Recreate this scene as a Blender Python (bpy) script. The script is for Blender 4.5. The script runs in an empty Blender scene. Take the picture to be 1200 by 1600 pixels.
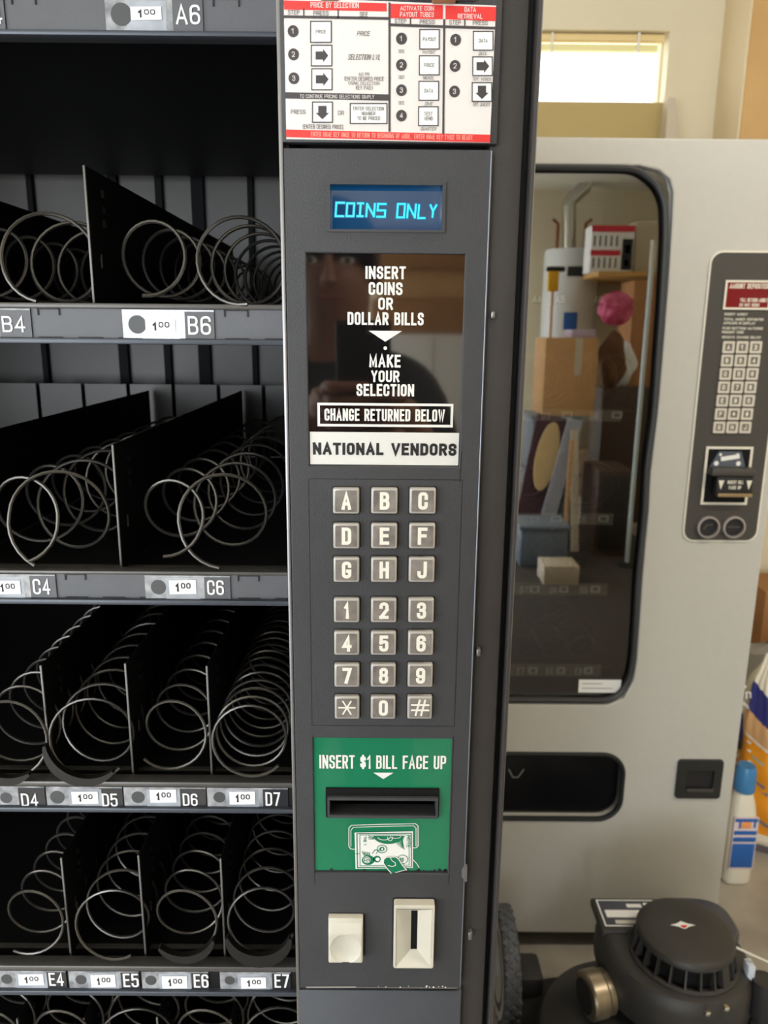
import bpy, bmesh, math, random
from math import sin, cos, tan, pi, radians, atan2, sqrt, hypot
from mathutils import Vector, Matrix

random.seed(7)
C = bpy.context.scene.collection
SC = bpy.context.scene

# ------------------------------------------------------------------ camera
F = 1202.0                                  # focal length in pixels of the 1200 x 1600 frame
HC = 1.48                                   # height of the phone's lens
PITCH, ROLL, YAW = radians(13.23), radians(0.51), radians(-0.19)
_rt = Vector((1, 0, 0)); _up = Vector((0, sin(PITCH), cos(PITCH))); _fw = Vector((0, cos(PITCH), -sin(PITCH)))
_yr = Matrix.Rotation(YAW, 3, 'Z')
RT = _yr @ (_rt * cos(ROLL) + _up * sin(ROLL))
UP = _yr @ (_up * cos(ROLL) - _rt * sin(ROLL))
FW = _yr @ _fw
cam = bpy.data.cameras.new('camera')
cam.sensor_fit = 'VERTICAL'; cam.sensor_height = 36.0; cam.lens = 36.0 * F / 1600.0
cam.clip_start = 0.005
co = bpy.data.objects.new('camera', cam); C.objects.link(co)
co.matrix_world = Matrix(((RT.x, UP.x, -FW.x, 0), (RT.y, UP.y, -FW.y, 0), (RT.z, UP.z, -FW.z, HC), (0, 0, 0, 1)))
cam.dof.use_dof = True; cam.dof.focus_distance = 0.56; cam.dof.aperture_fstop = 11
SC.camera = co

# ------------------------------------------------------------------ sky, daylight, exposure
SC.view_settings.view_transform = 'Standard'
SC.view_settings.look = 'None'
SC.view_settings.gamma = 1.0
SC.view_settings.use_curve_mapping = False
SC.view_settings.exposure = 0.0
w = bpy.data.worlds.new('World'); SC.world = w
w.use_nodes = True
w.node_tree.nodes['Background'].inputs[0].default_value = (0.93, 0.97, 1.0, 1)
w.node_tree.nodes['Background'].inputs[1].default_value = 3.2

def area(name, loc, tgt, sx, sy, power, col):
    L = bpy.data.lights.new(name, 'AREA'); L.shape = 'RECTANGLE'; L.size = sx; L.size_y = sy
    L.energy = power; L.color = col
    o = bpy.data.objects.new(name, L); C.objects.link(o); o.location = loc
    o.rotation_euler = (Vector(tgt) - Vector(loc)).to_track_quat('-Z', 'Y').to_euler()
    return o
# daylight through the open side door in the left wall and the open garage door behind the camera
area('daylight_side_door', (-3.05, -2.1, 1.2), (0, -2.1, 1.2), 3.0, 2.2, 78, (0.86, 0.93, 1.0))
area('daylight_garage_door', (-1.35, -4.45, 1.1), (-0.6, 0, 0.6), 2.1, 2.0, 155, (0.82, 0.91, 1.0))

# ------------------------------------------------------------------ helpers
def ray(px, py):
    return FW + RT * ((px - 600) / F) + UP * ((800 - py) / F)
def at(px, py, Y):                          # pixel of the frame -> (x, z) on the upright plane y = Y
    d = ray(px, py); k = Y / d.y
    return (d.x * k, HC + d.z * k)
def rect(x0, y0, x1, y1, Y):                # pixel box -> upright world rectangle (x0, x1, z0, z1)
    a, b, c, d = at(x0, y0, Y), at(x1, y0, Y), at(x1, y1, Y), at(x0, y1, Y)
    return ((a[0] + d[0]) / 2, (b[0] + c[0]) / 2, (c[1] + d[1]) / 2, (a[1] + b[1]) / 2)
def X(Y, *pts): return sum(at(p[0], p[1], Y)[0] for p in pts) / len(pts)
def Z(Y, *pts): return sum(at(p[0], p[1], Y)[1] for p in pts) / len(pts)

def lin(c):
    c = c / 255.0
    return c / 12.92 if c <= 0.04045 else ((c + 0.055) / 1.055) ** 2.4
def S(r, g, b): return (lin(r), lin(g), lin(b), 1)

def mat(name, col, rough=0.5, metal=0.0, spec=0.5, noise=0.0, nscale=40, bump=0.0, bscale=300, coat=0.0, emit=None, es=0.0, col2=None):
    m = bpy.data.materials.new(name); m.use_nodes = True
    nt = m.node_tree; b = nt.nodes['Principled BSDF']
    b.inputs['Base Color'].default_value = col
    b.inputs['Roughness'].default_value = rough
    b.inputs['Metallic'].default_value = metal
    b.inputs['Specular IOR Level'].default_value = spec
    b.inputs['Coat Weight'].default_value = coat
    b.inputs['Coat Roughness'].default_value = 0.04
    if emit:
        b.inputs['Emission Color'].default_value = emit; b.inputs['Emission Strength'].default_value = es
    tc = nt.nodes.new('ShaderNodeTexCoord')
    if noise or col2:
        n = nt.nodes.new('ShaderNodeTexNoise'); n.inputs['Scale'].default_value = nscale; n.inputs['Detail'].default_value = 5
        nt.links.new(tc.outputs['Object'], n.inputs['Vector'])
        r = nt.nodes.new('ShaderNodeValToRGB')
        c2 = col2 or (min(1, col[0] * (1 + noise)), min(1, col[1] * (1 + noise)), min(1, col[2] * (1 + noise)), 1)
        c1 = col if col2 else (col[0] * (1 - noise), col[1] * (1 - noise), col[2] * (1 - noise), 1)
        r.color_ramp.elements[0].color = c1; r.color_ramp.elements[1].color = c2
        r.color_ramp.elements[0].position = 0.3; r.color_ramp.elements[1].position = 0.7
        nt.links.new(n.outputs['Fac'], r.inputs['Fac']); nt.links.new(r.outputs['Color'], b.inputs['Base Color'])
    if bump:
        n2 = nt.nodes.new('ShaderNodeTexNoise'); n2.inputs['Scale'].default_value = bscale; n2.inputs['Detail'].default_value = 3
        nt.links.new(tc.outputs['Object'], n2.inputs['Vector'])
        bp = nt.nodes.new('ShaderNodeBump'); bp.inputs['Strength'].default_value = bump; bp.inputs['Distance'].default_value = 0.001
        nt.links.new(n2.outputs['Fac'], bp.inputs['Height']); nt.links.new(bp.outputs['Normal'], b.inputs['Normal'])
    return m

def glassmat(name, tint, refl, rough=0.0):
    m = bpy.data.materials.new(name); m.use_nodes = True
    nt = m.node_tree; nt.nodes.remove(nt.nodes['Principled BSDF'])
    out = nt.nodes['Material Output']
    t = nt.nodes.new('ShaderNodeBsdfTransparent'); t.inputs[0].default_value = tint
    g = nt.nodes.new('ShaderNodeBsdfGlossy'); g.inputs['Roughness'].default_value = rough
    x = nt.nodes.new('ShaderNodeMixShader'); x.inputs[0].default_value = refl
    nt.links.new(t.outputs[0], x.inputs[1]); nt.links.new(g.outputs[0], x.inputs[2]); nt.links.new(x.outputs[0], out.inputs[0])
    return m

ORG = {}
def _o(parent): return ORG.get(parent.name, Vector((0, 0, 0))) if parent else Vector((0, 0, 0))

class MB:
    def __init__(self):
        self.v = []; self.f = []; self.m = []; self.s = []; self.mats = []
    def mi(self, m):
        if m not in self.mats: self.mats.append(m)
        return self.mats.index(m)
    def add(self, vs, fs, m, smooth=False):
        b = len(self.v); k = self.mi(m)
        self.v += [tuple(v) for v in vs]
        for f in fs:
            self.f.append([b + i for i in f]); self.m.append(k); self.s.append(smooth)
        return self
    def addbm(self, bm, m, smooth=False, M=None):
        bm.verts.index_update()
        self.add([(M @ v.co) if M else v.co for v in bm.verts], [[v.index for v in f.verts] for f in bm.faces], m, smooth)
        bm.free(); return self
    def box(self, x0, x1, y0, y1, z0, z1, m, bev=0.0, seg=2, M=None, smooth=False):
        bm = bmesh.new()
        vs = [bm.verts.new(p) for p in ((x0, y0, z0), (x1, y0, z0), (x1, y1, z0), (x0, y1, z0), (x0, y0, z1), (x1, y0, z1), (x1, y1, z1), (x0, y1, z1))]
        for f in ((0, 3, 2, 1), (4, 5, 6, 7), (0, 1, 5, 4), (1, 2, 6, 5), (2, 3, 7, 6), (3, 0, 4, 7)):
            bm.faces.new([vs[i] for i in f])
        if bev: bmesh.ops.bevel(bm, geom=bm.edges[:], offset=bev, segments=seg, affect='EDGES', profile=0.5)
        return self.addbm(bm, m, smooth or bev > 0, M)
    def poly(self, pts, m):                 # one flat face
        return self.add(pts, [list(range(len(pts)))], m)
    def rf(self, r, y, m):                  # flat rectangle facing -y
        x0, x1, z0, z1 = r
        return self.poly([(x0, y, z0), (x1, y, z0), (x1, y, z1), (x0, y, z1)], m)
    def prism(self, pts, y0, y1, m):        # outline in xz, y from y0 (front) to y1
        n = len(pts)
        vs = [(p[0], y0, p[1]) for p in pts] + [(p[0], y1, p[1]) for p in pts]
        fs = [list(range(n)), list(range(2 * n - 1, n - 1, -1))] + [[(i + 1) % n, i, n + i, n + (i + 1) % n] for i in range(n)]
        return self.add(vs, fs, m)
    def ring(self, outer, inner, y0, y1, m, smooth=False):   # frame between two outlines with as many points each
        n = len(outer)
        vs = [(p[0], y0, p[1]) for p in outer] + [(p[0], y0, p[1]) for p in inner] + [(p[0], y1, p[1]) for p in outer] + [(p[0], y1, p[1]) for p in inner]
        fs = []
        for i in range(n):
            j = (i + 1) % n
            fs += [[i, j, n + j, n + i], [j, i, 2 * n + i, 2 * n + j], [n + i, n + j, 3 * n + j, 3 * n + i], [2 * n + i, 3 * n + i, 3 * n + j, 2 * n + j]]
        return self.add(vs, fs, m, smooth)
    def tube(self, path, r, m, n=8, closed=False, cap=True):
        P = [Vector(p) for p in path]; N = len(P); rr = r if isinstance(r, (list, tuple)) else [r] * N
        vs = []; fs = []; u = None
        for i in range(N):
            a = P[(i - 1) % N] if (closed or i > 0) else P[i]; b = P[(i + 1) % N] if (closed or i < N - 1) else P[i]
            t = (b - a).normalized()
            if u is None:
                u = t.cross(Vector((0, 0, 1)));
                if u.length < 1e-3: u = t.cross(Vector((1, 0, 0)))
            u = (u - t * u.dot(t)).normalized(); v = t.cross(u)
            for k in range(n):
                an = 2 * pi * k / n
                vs.append(P[i] + (u * cos(an) + v * sin(an)) * rr[i])
        for i in range(N if closed else N - 1):
            j = (i + 1) % N
            for k in range(n):
                l = (k + 1) % n
                fs.append([i * n + k, i * n + l, j * n + l, j * n + k])
        if cap and not closed:
            fs.append(list(range(n - 1, -1, -1))); fs.append([(N - 1) * n + k for k in range(n)])
        return self.add(vs, fs, m, True)
    def lathe(self, prof, c, m, axis='Z', n=40, smooth=True, cap=True):   # prof: (radius, along axis)
        vs = []; fs = []
        for (r, h) in prof:
            for k in range(n):
                a = 2 * pi * k / n
                if axis == 'Z': p = (r * cos(a), r * sin(a), h)
                elif axis == 'X': p = (h, r * cos(a), r * sin(a))
                else: p = (r * cos(a), -h, r * sin(a))          # 'Y': along -y, towards the viewer
                vs.append((c[0] + p[0], c[1] + p[1], c[2] + p[2]))
        for i in range(len(prof) - 1):
            for k in range(n):
                l = (k + 1) % n
                fs.append([i * n + k, i * n + l, (i + 1) * n + l, (i + 1) * n + k])
        if cap:
            if prof[0][0] > 1e-5: fs.append(list(range(n - 1, -1, -1)))
            if prof[-1][0] > 1e-5: fs.append([(len(prof) - 1) * n + k for k in range(n)])
        return self.add(vs, fs, m, smooth)
    def mesh(self, me, m, fn, smooth=False):
        vs = [fn(v.co) for v in me.vertices]; fs = [list(p.vertices) for p in me.polygons]
        return self.add(vs, fs, m, smooth)
    def plate(self, outer, holes, y0, y1, m, bev=0.0):       # flat plate with holes, outline in xz
        cu = bpy.data.curves.new('tmp', 'CURVE'); cu.dimensions = '2D'; cu.fill_mode = 'BOTH'
        cu.extrude = max((y1 - y0) / 2 - bev, 1e-5); cu.bevel_depth = bev; cu.bevel_resolution = 1; cu.offset = -bev
        for pts in [outer] + holes:
            sp = cu.splines.new('POLY'); sp.points.add(len(pts) - 1); sp.use_cyclic_u = True
            for i, p in enumerate(pts): sp.points[i].co = (p[0], p[1], 0, 1)
        me = _convert(cu)
        ym = (y0 + y1) / 2
        self.mesh(me, m, lambda c: (c.x, ym - c.z, c.y)); bpy.data.meshes.remove(me)
        return self
    def text(self, s, r, y, m, bold=0.0, shear=0.0, rot=0.0):   # plain gothic lettering fitted into rectangle r on plane y
        x0, x1, z0, z1 = r; H = z1 - z0; W = x1 - x0 - shear * H; n = len(s)
        th = min((0.13 + bold * 2.2) * H, 0.34 * W / n if n > 1 else 9)
        adv = [GW.get(c, 0.56) for c in s]; gap = 0.16
        tot = sum(adv) + gap * (n - 1)
        k = (W - n * th) / tot if tot > 0 else H
        if s in ('1', 'I'): k = min(k, H)
        px = x0 + th / 2; mx, mz = (x0 + x1) / 2, (z0 + z1) / 2
        for c, a in zip(s, adv):
            gw = a * k; gh = H - th
            for st in GL.get(c, []):
                rnd, cl, pts = st
                P = [(px + u * gw, z0 + th / 2 + v * gh) for u, v in pts]
                if rnd: P = _round(P, cl, min(gw * 0.5, gh * 0.4))
                P = [(p[0] + shear * (p[1] - z0), p[1]) for p in P]
                if rot: P = [(mx + (p[0] - mx) * cos(rot) - (p[1] - mz) * sin(rot), mz + (p[0] - mx) * sin(rot) + (p[1] - mz) * cos(rot)) for p in P]
                self.stroke(P, th, y, m, cl)
            px += (a + gap) * k + th
        return self
    def stroke(self, P, wd, y, m, closed=False):             # mitred flat stroke
        P = [Vector(p) for p in P]; n = len(P); L = []; R = []
        self.k = getattr(self, 'k', 0) + 1; y = y - (self.k % 6) * 2.2e-5      # printed layers never share a plane
        for i in range(n):
            a = P[i - 1] if (i > 0 or closed) else None; c = P[(i + 1) % n] if (i < n - 1 or closed) else None
            d1 = (P[i] - a).normalized() if a is not None and (P[i] - a).length > 1e-9 else None
            d2 = (c - P[i]).normalized() if c is not None and (c - P[i]).length > 1e-9 else None
            d1 = d1 or d2; d2 = d2 or d1
            if d1 is None: return self
            t = d1 + d2
            if t.length < 1e-6: t = d1
            t = t.normalized(); nn = Vector((-t.y, t.x)); k = max(0.45, nn.dot(Vector((-d1.y, d1.x))))
            q = P[i].copy()
            if not closed and i == 0: q = q - d2 * wd * 0.5
            if not closed and i == n - 1: q = q + d1 * wd * 0.5
            L.append(q + nn * wd / 2 / k); R.append(q - nn * wd / 2 / k)
        for i in range(n if closed else n - 1):
            j = (i + 1) % n; yy = y - (i % 9) * 2e-6
            self.add([(R[i].x, yy, R[i].y), (R[j].x, yy, R[j].y), (L[j].x, yy, L[j].y), (L[i].x, yy, L[i].y)], [[0, 1, 2, 3]], m)
        return self
    def disc(self, cx, cz, r, y, m, n=28, rz=None):
        return self.poly([(cx + r * cos(2 * pi * k / n), y, cz + (rz or r) * sin(2 * pi * k / n)) for k in range(n)], m)
    def line(self, pts, wd, y, m, closed=False):             # flat stroke on plane y
        P = [tuple(p) for p in pts]
        if P[0] == P[-1] and len(P) > 2: P = P[:-1]; closed = True
        return self.stroke(P, wd, y, m, closed)
    def grid(self, nu, nv, fn, m, smooth=True):              # fn(u, v) -> point
        vs = [fn(i / nu, j / nv) for j in range(nv + 1) for i in range(nu + 1)]
        fs = [[j * (nu + 1) + i, j * (nu + 1) + i + 1, (j + 1) * (nu + 1) + i + 1, (j + 1) * (nu + 1) + i] for j in range(nv) for i in range(nu)]
        return self.add(vs, fs, m, smooth)
    def build(self, name, parent=None, auto=35):
        off = _o(parent)
        me = bpy.data.meshes.new(name)
        me.from_pydata([(v[0] - off.x, v[1] - off.y, v[2] - off.z) for v in self.v], [], self.f)
        for m in self.mats: me.materials.append(m)
        me.polygons.foreach_set('material_index', self.m)
        me.polygons.foreach_set('use_smooth', self.s)
        me.update()
        if auto and any(self.s):
            try: me.set_sharp_from_angle(angle=radians(auto))
            except Exception: pass
        o = bpy.data.objects.new(name, me); C.objects.link(o)
        if parent: o.parent = parent; ORG[o.name] = off
        return o

def _convert(cu):
    o = bpy.data.objects.new('tmp', cu); C.objects.link(o)
    dg = bpy.context.evaluated_depsgraph_get(); dg.update()
    me = bpy.data.meshes.new_from_object(o.evaluated_get(dg))
    bpy.data.objects.remove(o); bpy.data.curves.remove(cu)
    return me
GW = {'I': 0.0, '1': 0.26, 'M': 0.72, 'W': 0.86, 'N': 0.60, 'A': 0.66, 'V': 0.66, ' ': 0.22, '.': 0.0, '(': 0.16, ')': 0.16, 'E': 0.50, 'L': 0.48, 'F': 0.48, 'J': 0.46, 'T': 0.56, '/': 0.4, '-': 0.3}
_o0 = [(0, 0), (1, 0), (1, 1), (0, 1)]
GL = {
 'A': [(0, 0, [(0, 0), (.5, 1), (1, 0)]), (0, 0, [(.2, .3), (.8, .3)])],
 'B': [(0, 0, [(0, 0), (0, 1)]), (1, 0, [(0, 1), (.95, 1), (.95, .53), (0, .53)]), (1, 0, [(0, .53), (1, .53), (1, 0), (0, 0)])],
 'C': [(1, 0, [(1, .70), (1, 1), (0, 1), (0, 0), (1, 0), (1, .30)])],
 'D': [(0, 0, [(0, 0), (0, 1)]), (1, 0, [(0, 1), (1, 1), (1, 0), (0, 0)])],
 'E': [(0, 0, [(1, 1), (0, 1), (0, 0), (1, 0)]), (0, 0, [(0, .53), (.88, .53)])],
 'F': [(0, 0, [(1, 1), (0, 1), (0, 0)]), (0, 0, [(0, .52), (.88, .52)])],
 'G': [(1, 0, [(1, .78), (1, 1), (0, 1), (0, 0), (1, 0), (1, .42)]), (0, 0, [(1, .42), (.68, .42)])],
 'H': [(0, 0, [(0, 0), (0, 1)]), (0, 0, [(1, 0), (1, 1)]), (0, 0, [(0, .53), (1, .53)])],
 'I': [(0, 0, [(0, 0), (0, 1)])],
 'J': [(1, 0, [(1, 1), (1, 0), (0, 0), (0, .30)])],
 'K': [(0, 0, [(0, 0), (0, 1)]), (0, 0, [(1, 1), (0, .38)]), (0, 0, [(.3, .56), (1, 0)])],
 'L': [(0, 0, [(0, 1), (0, 0), (1, 0)])],
 'M': [(0, 0, [(0, 0), (0, 1), (.5, .12), (1, 1), (1, 0)])],
 'N': [(0, 0, [(0, 0), (0, 1)]), (0, 0, [(0, 1), (1, 0)]), (0, 0, [(1, 0), (1, 1)])],
 'O': [(1, 1, _o0)], '0': [(1, 1, _o0)],
 'P': [(0, 0, [(0, 0), (0, 1)]), (1, 0, [(0, 1), (1, 1), (1, .45), (0, .45)])],
 'Q': [(1, 1, _o0), (0, 0, [(.6, .25), (1, -.03)])],
 'R': [(0, 0, [(0, 0), (0, 1)]), (1, 0, [(0, 1), (1, 1), (1, .48), (0, .48)]), (0, 0, [(.55, .48), (1, 0)])],
 'S': [(1, 0, [(1, .77), (1, 1), (0, 1), (0, .55), (1, .46), (1, 0), (0, 0), (0, .23)])],
 'T': [(0, 0, [(0, 1), (1, 1)]), (0, 0, [(.5, 1), (.5, 0)])],
 'U': [(1, 0, [(0, 1), (0, 0), (1, 0), (1, 1)])],
 'V': [(0, 0, [(0, 1), (.5, 0), (1, 1)])],
 'W': [(0, 0, [(0, 1), (.25, 0), (.5, .9), (.75, 0), (1, 1)])],
 'X': [(0, 0, [(0, 1), (1, 0)]), (0, 0, [(0, 0), (1, 1)])],
 'Y': [(0, 0, [(0, 1), (.5, .45), (1, 1)]), (0, 0, [(.5, .45), (.5, 0)])],
 'Z': [(0, 0, [(0, 1), (1, 1), (0, 0), (1, 0)])],
 '1': [(0, 0, [(1, 0), (1, 1), (0, .76)])],
 '2': [(1, 0, [(0, .76), (0, 1), (1, 1), (1, .58)]), (0, 0, [(1, .58), (.02, 0)]), (0, 0, [(0, 0), (1, 0)])],
 '3': [(1, 0, [(0, .80), (0, 1), (.96, 1), (.96, .53), (.4, .53)]), (1, 0, [(.4, .53), (1, .53), (1, 0), (0, 0), (0, .20)])],
 '4': [(0, 0, [(.75, 0), (.75, 1), (0, .28), (1, .28)])],
 '5': [(0, 0, [(.95, 1), (.06, 1), (.04, .56)]), (1, 0, [(.04, .56), (.3, .63), (1, .63), (1, 0), (0, 0), (0, .20)])],
 '6': [(1, 0, [(1, .80), (1, 1), (0, 1), (0, .25)]), (1, 1, [(0, 0), (1, 0), (1, .57), (0, .57)])],
 '7': [(0, 0, [(0, 1), (1, 1), (.35, 0)])],
 '8': [(1, 1, [(.04, .53), (.96, .53), (.96, 1), (.04, 1)]), (1, 1, [(0, 0), (1, 0), (1, .53), (0, .53)])],
 '9': [(1, 0, [(0, .20), (0, 0), (1, 0), (1, .75)]), (1, 1, [(0, .43), (1, .43), (1, 1), (0, 1)])],
 '$': [(1, 0, [(1, .70), (1, .92), (0, .92), (0, .54), (1, .47), (1, .08), (0, .08), (0, .30)]), (0, 0, [(.5, -.04), (.5, 1.04)])],
 '(': [(1, 0, [(1, 1.05), (0, .8), (0, .15), (1, -.1)])], ')': [(1, 0, [(0, 1.05), (1, .8), (1, .15), (0, -.1)])],
 '.': [(0, 0, [(0, 0), (0, .02)])], '-': [(0, 0, [(0, .45), (1, .45)])],
 '*': [(0, 0, [(.5, .1), (.5, .9)]), (0, 0, [(.1, .3), (.9, .7)]), (0, 0, [(.1, .7), (.9, .3)])],
 '#': [(0, 0, [(.25, 0), (.4, 1)]), (0, 0, [(.65, 0), (.8, 1)]), (0, 0, [(0, .33), (1, .33)]), (0, 0, [(0, .66), (1, .66)])],
}
def _round(P, closed, r):                   # polyline with rounded corners
    n = len(P); out = []
    for i in range(n):
        if not closed and i in (0, n - 1): out.append(P[i]); continue
        a, p, c = Vector(P[i - 1]), Vector(P[i]), Vector(P[(i + 1) % n])
        d1, d2 = (a - p), (c - p)
        rr = min(r, d1.length * (0.5 if (closed or i > 1) else 0.98), d2.length * (0.5 if (closed or i < n - 2) else 0.98))
        q1, q2 = p + d1.normalized() * rr, p + d2.normalized() * rr
        for k in range(7):
            t = k / 6; out.append(tuple(q1 * (1 - t) ** 2 + p * (2 * t * (1 - t)) + q2 * t * t))
    return out

def root(name, loc, label, cat, group=None):
    o = bpy.data.objects.new(name, None); C.objects.link(o); o.location = loc; o.empty_display_size = 0.05
    o['label'] = label; o['category'] = cat
    if group: o['group'] = group
    ORG[o.name] = Vector(loc); return o
def tag(o, label, cat, group=None):
    o['label'] = label; o['category'] = cat
    if group: o['group'] = group
    return o
def struct(o): o['kind'] = 'structure'; return o
def rrect(x0, x1, z0, z1, r, n=6):          # rounded rectangle outline, counter-clockwise seen from the front
    pts = []
    for (cx, cz, a0) in ((x1 - r, z0 + r, -90), (x1 - r, z1 - r, 0), (x0 + r, z1 - r, 90), (x0 + r, z0 + r, 180)):
        for k in range(n + 1):
            a = radians(a0 + 90 * k / n); pts.append((cx + r * cos(a), cz + r * sin(a)))
    return pts
def rc(r): return [(r[0], r[2]), (r[1], r[2]), (r[1], r[3]), (r[0], r[3])]
def grow(r, d): return (r[0] - d, r[1] + d, r[2] - d, r[3] + d)

# ------------------------------------------------------------------ materials
M = {}
M['wall'] = mat('wall_paint', S(226, 214, 186), 0.85, noise=0.04, nscale=3, bump=0.2, bscale=60)
M['ceil'] = mat('ceiling_paint', S(225, 220, 205), 0.9)
M['concrete'] = mat('concrete', S(140, 132, 120), 0.7, nscale=4, col2=S(188, 180, 166), bump=0.3, bscale=90)
M['white_trim'] = mat('white_trim', S(235, 228, 210), 0.5)
M['charcoal'] = mat('charcoal_plastic', S(58, 58, 61), 0.55, bump=0.35, bscale=900, noise=0.06, nscale=30)
M['charcoal_frame'] = mat('charcoal_frame', S(60, 56, 55), 0.5, bump=0.12, bscale=700, noise=0.07, nscale=25)
M['groove'] = mat('black_rubber', S(16, 16, 17), 0.6)
M['edge_metal'] = mat('worn_metal_edge', S(150, 148, 150), 0.35, metal=0.8)
M['black'] = mat('black_paint', S(8, 8, 9), 0.7, spec=0.25)
M['step_highlight'] = mat('step_highlight', S(62, 59, 55), 0.5, noise=0.3, nscale=40)  # lighter tone paints a highlight along the step of each tray floor
M['divider_edge'] = mat('divider_edge', S(104, 101, 97), 0.45, metal=0.4)
M['blackmetal'] = mat('black_sheet_metal', S(8, 8, 8), 0.55, spec=0.3, noise=0.15, nscale=6)
M['greymetal'] = mat('grey_sheet_metal', S(88, 83, 78), 0.45, noise=0.25, nscale=5)
M['strip'] = mat('tray_front_grey', S(84, 84, 88), 0.5, bump=0.1, noise=0.05)
M['lip'] = mat('tray_lip', S(76, 80, 88), 0.4, metal=0.3)
M['rail'] = mat('tray_rail', S(96, 93, 90), 0.4, metal=0.4, noise=0.1)
M['wire'] = mat('spiral_wire', S(86, 83, 79), 0.3, metal=0.85, noise=0.15, nscale=60)
M['wire_dark'] = mat('spiral_clip', S(30, 27, 24), 0.45, metal=0.3)
M['tape'] = mat('clear_label_tape', S(172, 172, 174), 0.2, col2=S(104, 106, 112), nscale=90, coat=0.6)
M['tape_clear'] = mat('tape_strip', S(176, 180, 188), 0.15, col2=S(140, 144, 152), nscale=60, coat=0.6)
M['tape_dark'] = mat('clear_tape_over_black', S(48, 49, 53), 0.12, coat=0.7, noise=0.2, nscale=25)
M['white_paper'] = mat('white_paper', S(240, 239, 236), 0.6)
M['ink'] = mat('black_ink', S(24, 22, 24), 0.6)
M['white_ink'] = mat('white_ink', S(236, 234, 230), 0.5)
M['disc'] = mat('dark_disc', S(66, 66, 67), 0.5)
M['sheet'] = mat('cream_paper', S(226, 219, 215), 0.45, coat=0.15, noise=0.02, nscale=20)
M['red_ink'] = mat('red_ink', S(222, 44, 40), 0.5, coat=0.15)
M['sheet_ink'] = mat('brown_black_ink', S(62, 56, 58), 0.5)
M['pink_ink'] = mat('faded_pink_ink', S(240, 150, 138), 0.5)
M['brass'] = mat('brass', S(160, 132, 92), 0.5, metal=0.1)
M['gloss_black'] = mat('gloss_black_acrylic', S(18, 17, 18), 0.04, spec=0.9, coat=1.0)
M['gloss_black'].node_tree.nodes['Principled BSDF'].inputs['Coat IOR'].default_value = 2.2
M['name_white'] = mat('name_plate_white', S(226, 224, 220), 0.4)
M['key_rim'] = mat('key_clear_rim', S(178, 172, 166), 0.22, spec=0.6, coat=0.5)
M['key_face'] = mat('key_clear_face', S(112, 106, 102), 0.12, nscale=90, col2=S(150, 142, 136), coat=1.0)
M['key_ink'] = mat('key_white_legend', S(243, 238, 226), 0.4, coat=0.6)
M['green'] = mat('green_plate', S(22, 120, 84), 0.25, coat=0.4)
M['cream'] = mat('cream_plastic', S(206, 200, 185), 0.38, noise=0.03, nscale=60)
M['vfd'] = mat('display_blue_filter', S(16, 34, 60), 0.08, coat=1.0, emit=S(10, 105, 165), es=0.3)
M['vfd_on'] = mat('display_lit_segment', S(0, 160, 160), 0.3, emit=(0.06, 0.95, 0.95, 1), es=1.15)
M['vfd_glow'] = mat('display_lit_halo', S(0, 60, 90), 0.3, emit=S(6, 140, 200), es=0.75)
M['silver'] = mat('putty_grey_paint', S(192, 189, 181), 0.42, bump=0.12, bscale=500, noise=0.015, nscale=60)
M['silver_dark'] = mat('grey_base_strip', S(120, 120, 116), 0.5)
M['panel2'] = mat('dark_grey_panel', S(66, 62, 58), 0.5)
M['panel2_line'] = mat('light_line', S(226, 220, 204), 0.5)
M['glass'] = glassmat('tinted_mirror_glass', (0.8, 0.8, 0.78, 1), 0.36)
M['clear'] = glassmat('window_glass', (0.97, 0.98, 0.98, 1), 0.05)
M['inner2'] = mat('dark_interior', S(40, 36, 33), 0.6)
M['tray2'] = mat('tray_front_dark', S(150, 148, 136), 0.5)
M['red_lit'] = mat('red_display', S(60, 8, 14), 0.2, emit=S(150, 0, 20), es=0.5)
M['chrome'] = mat('chrome', S(200, 198, 192), 0.2, metal=1.0)
M['tan'] = mat('tan_metal', S(160, 136, 98), 0.4, metal=0.4)
M['mower_black'] = mat('mower_black_plastic', S(44, 42, 42), 0.42, noise=0.1, nscale=20)
M['mower_cover'] = mat('mower_cover_grey', S(64, 66, 76), 0.3, noise=0.1, nscale=12)
M['mower_brown'] = mat('dusty_black_plastic', S(52, 49, 46), 0.5, noise=0.15, nscale=12)
M['steel'] = mat('dull_steel', S(158, 144, 122), 0.35, metal=0.85, noise=0.2, nscale=30)
M['rubber'] = mat('tyre_rubber', S(82, 84, 88), 0.6, noise=0.15, nscale=60)
M['hub'] = mat('pale_wheel_hub', S(200, 206, 216), 0.35)
M['yellow'] = mat('yellow_plastic', S(236, 180, 20), 0.4)
M['cardboard'] = mat('cardboard', S(204, 158, 106), 0.75, noise=0.05, nscale=6)
M['cardboard_d'] = mat('brown_cardboard', S(168, 118, 72), 0.75, noise=0.08, nscale=6)
M['board_tan'] = mat('tan_board', S(188, 166, 112), 0.7, noise=0.05, nscale=3)
M['taupe'] = mat('taupe_board', S(206, 192, 170), 0.7)

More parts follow.
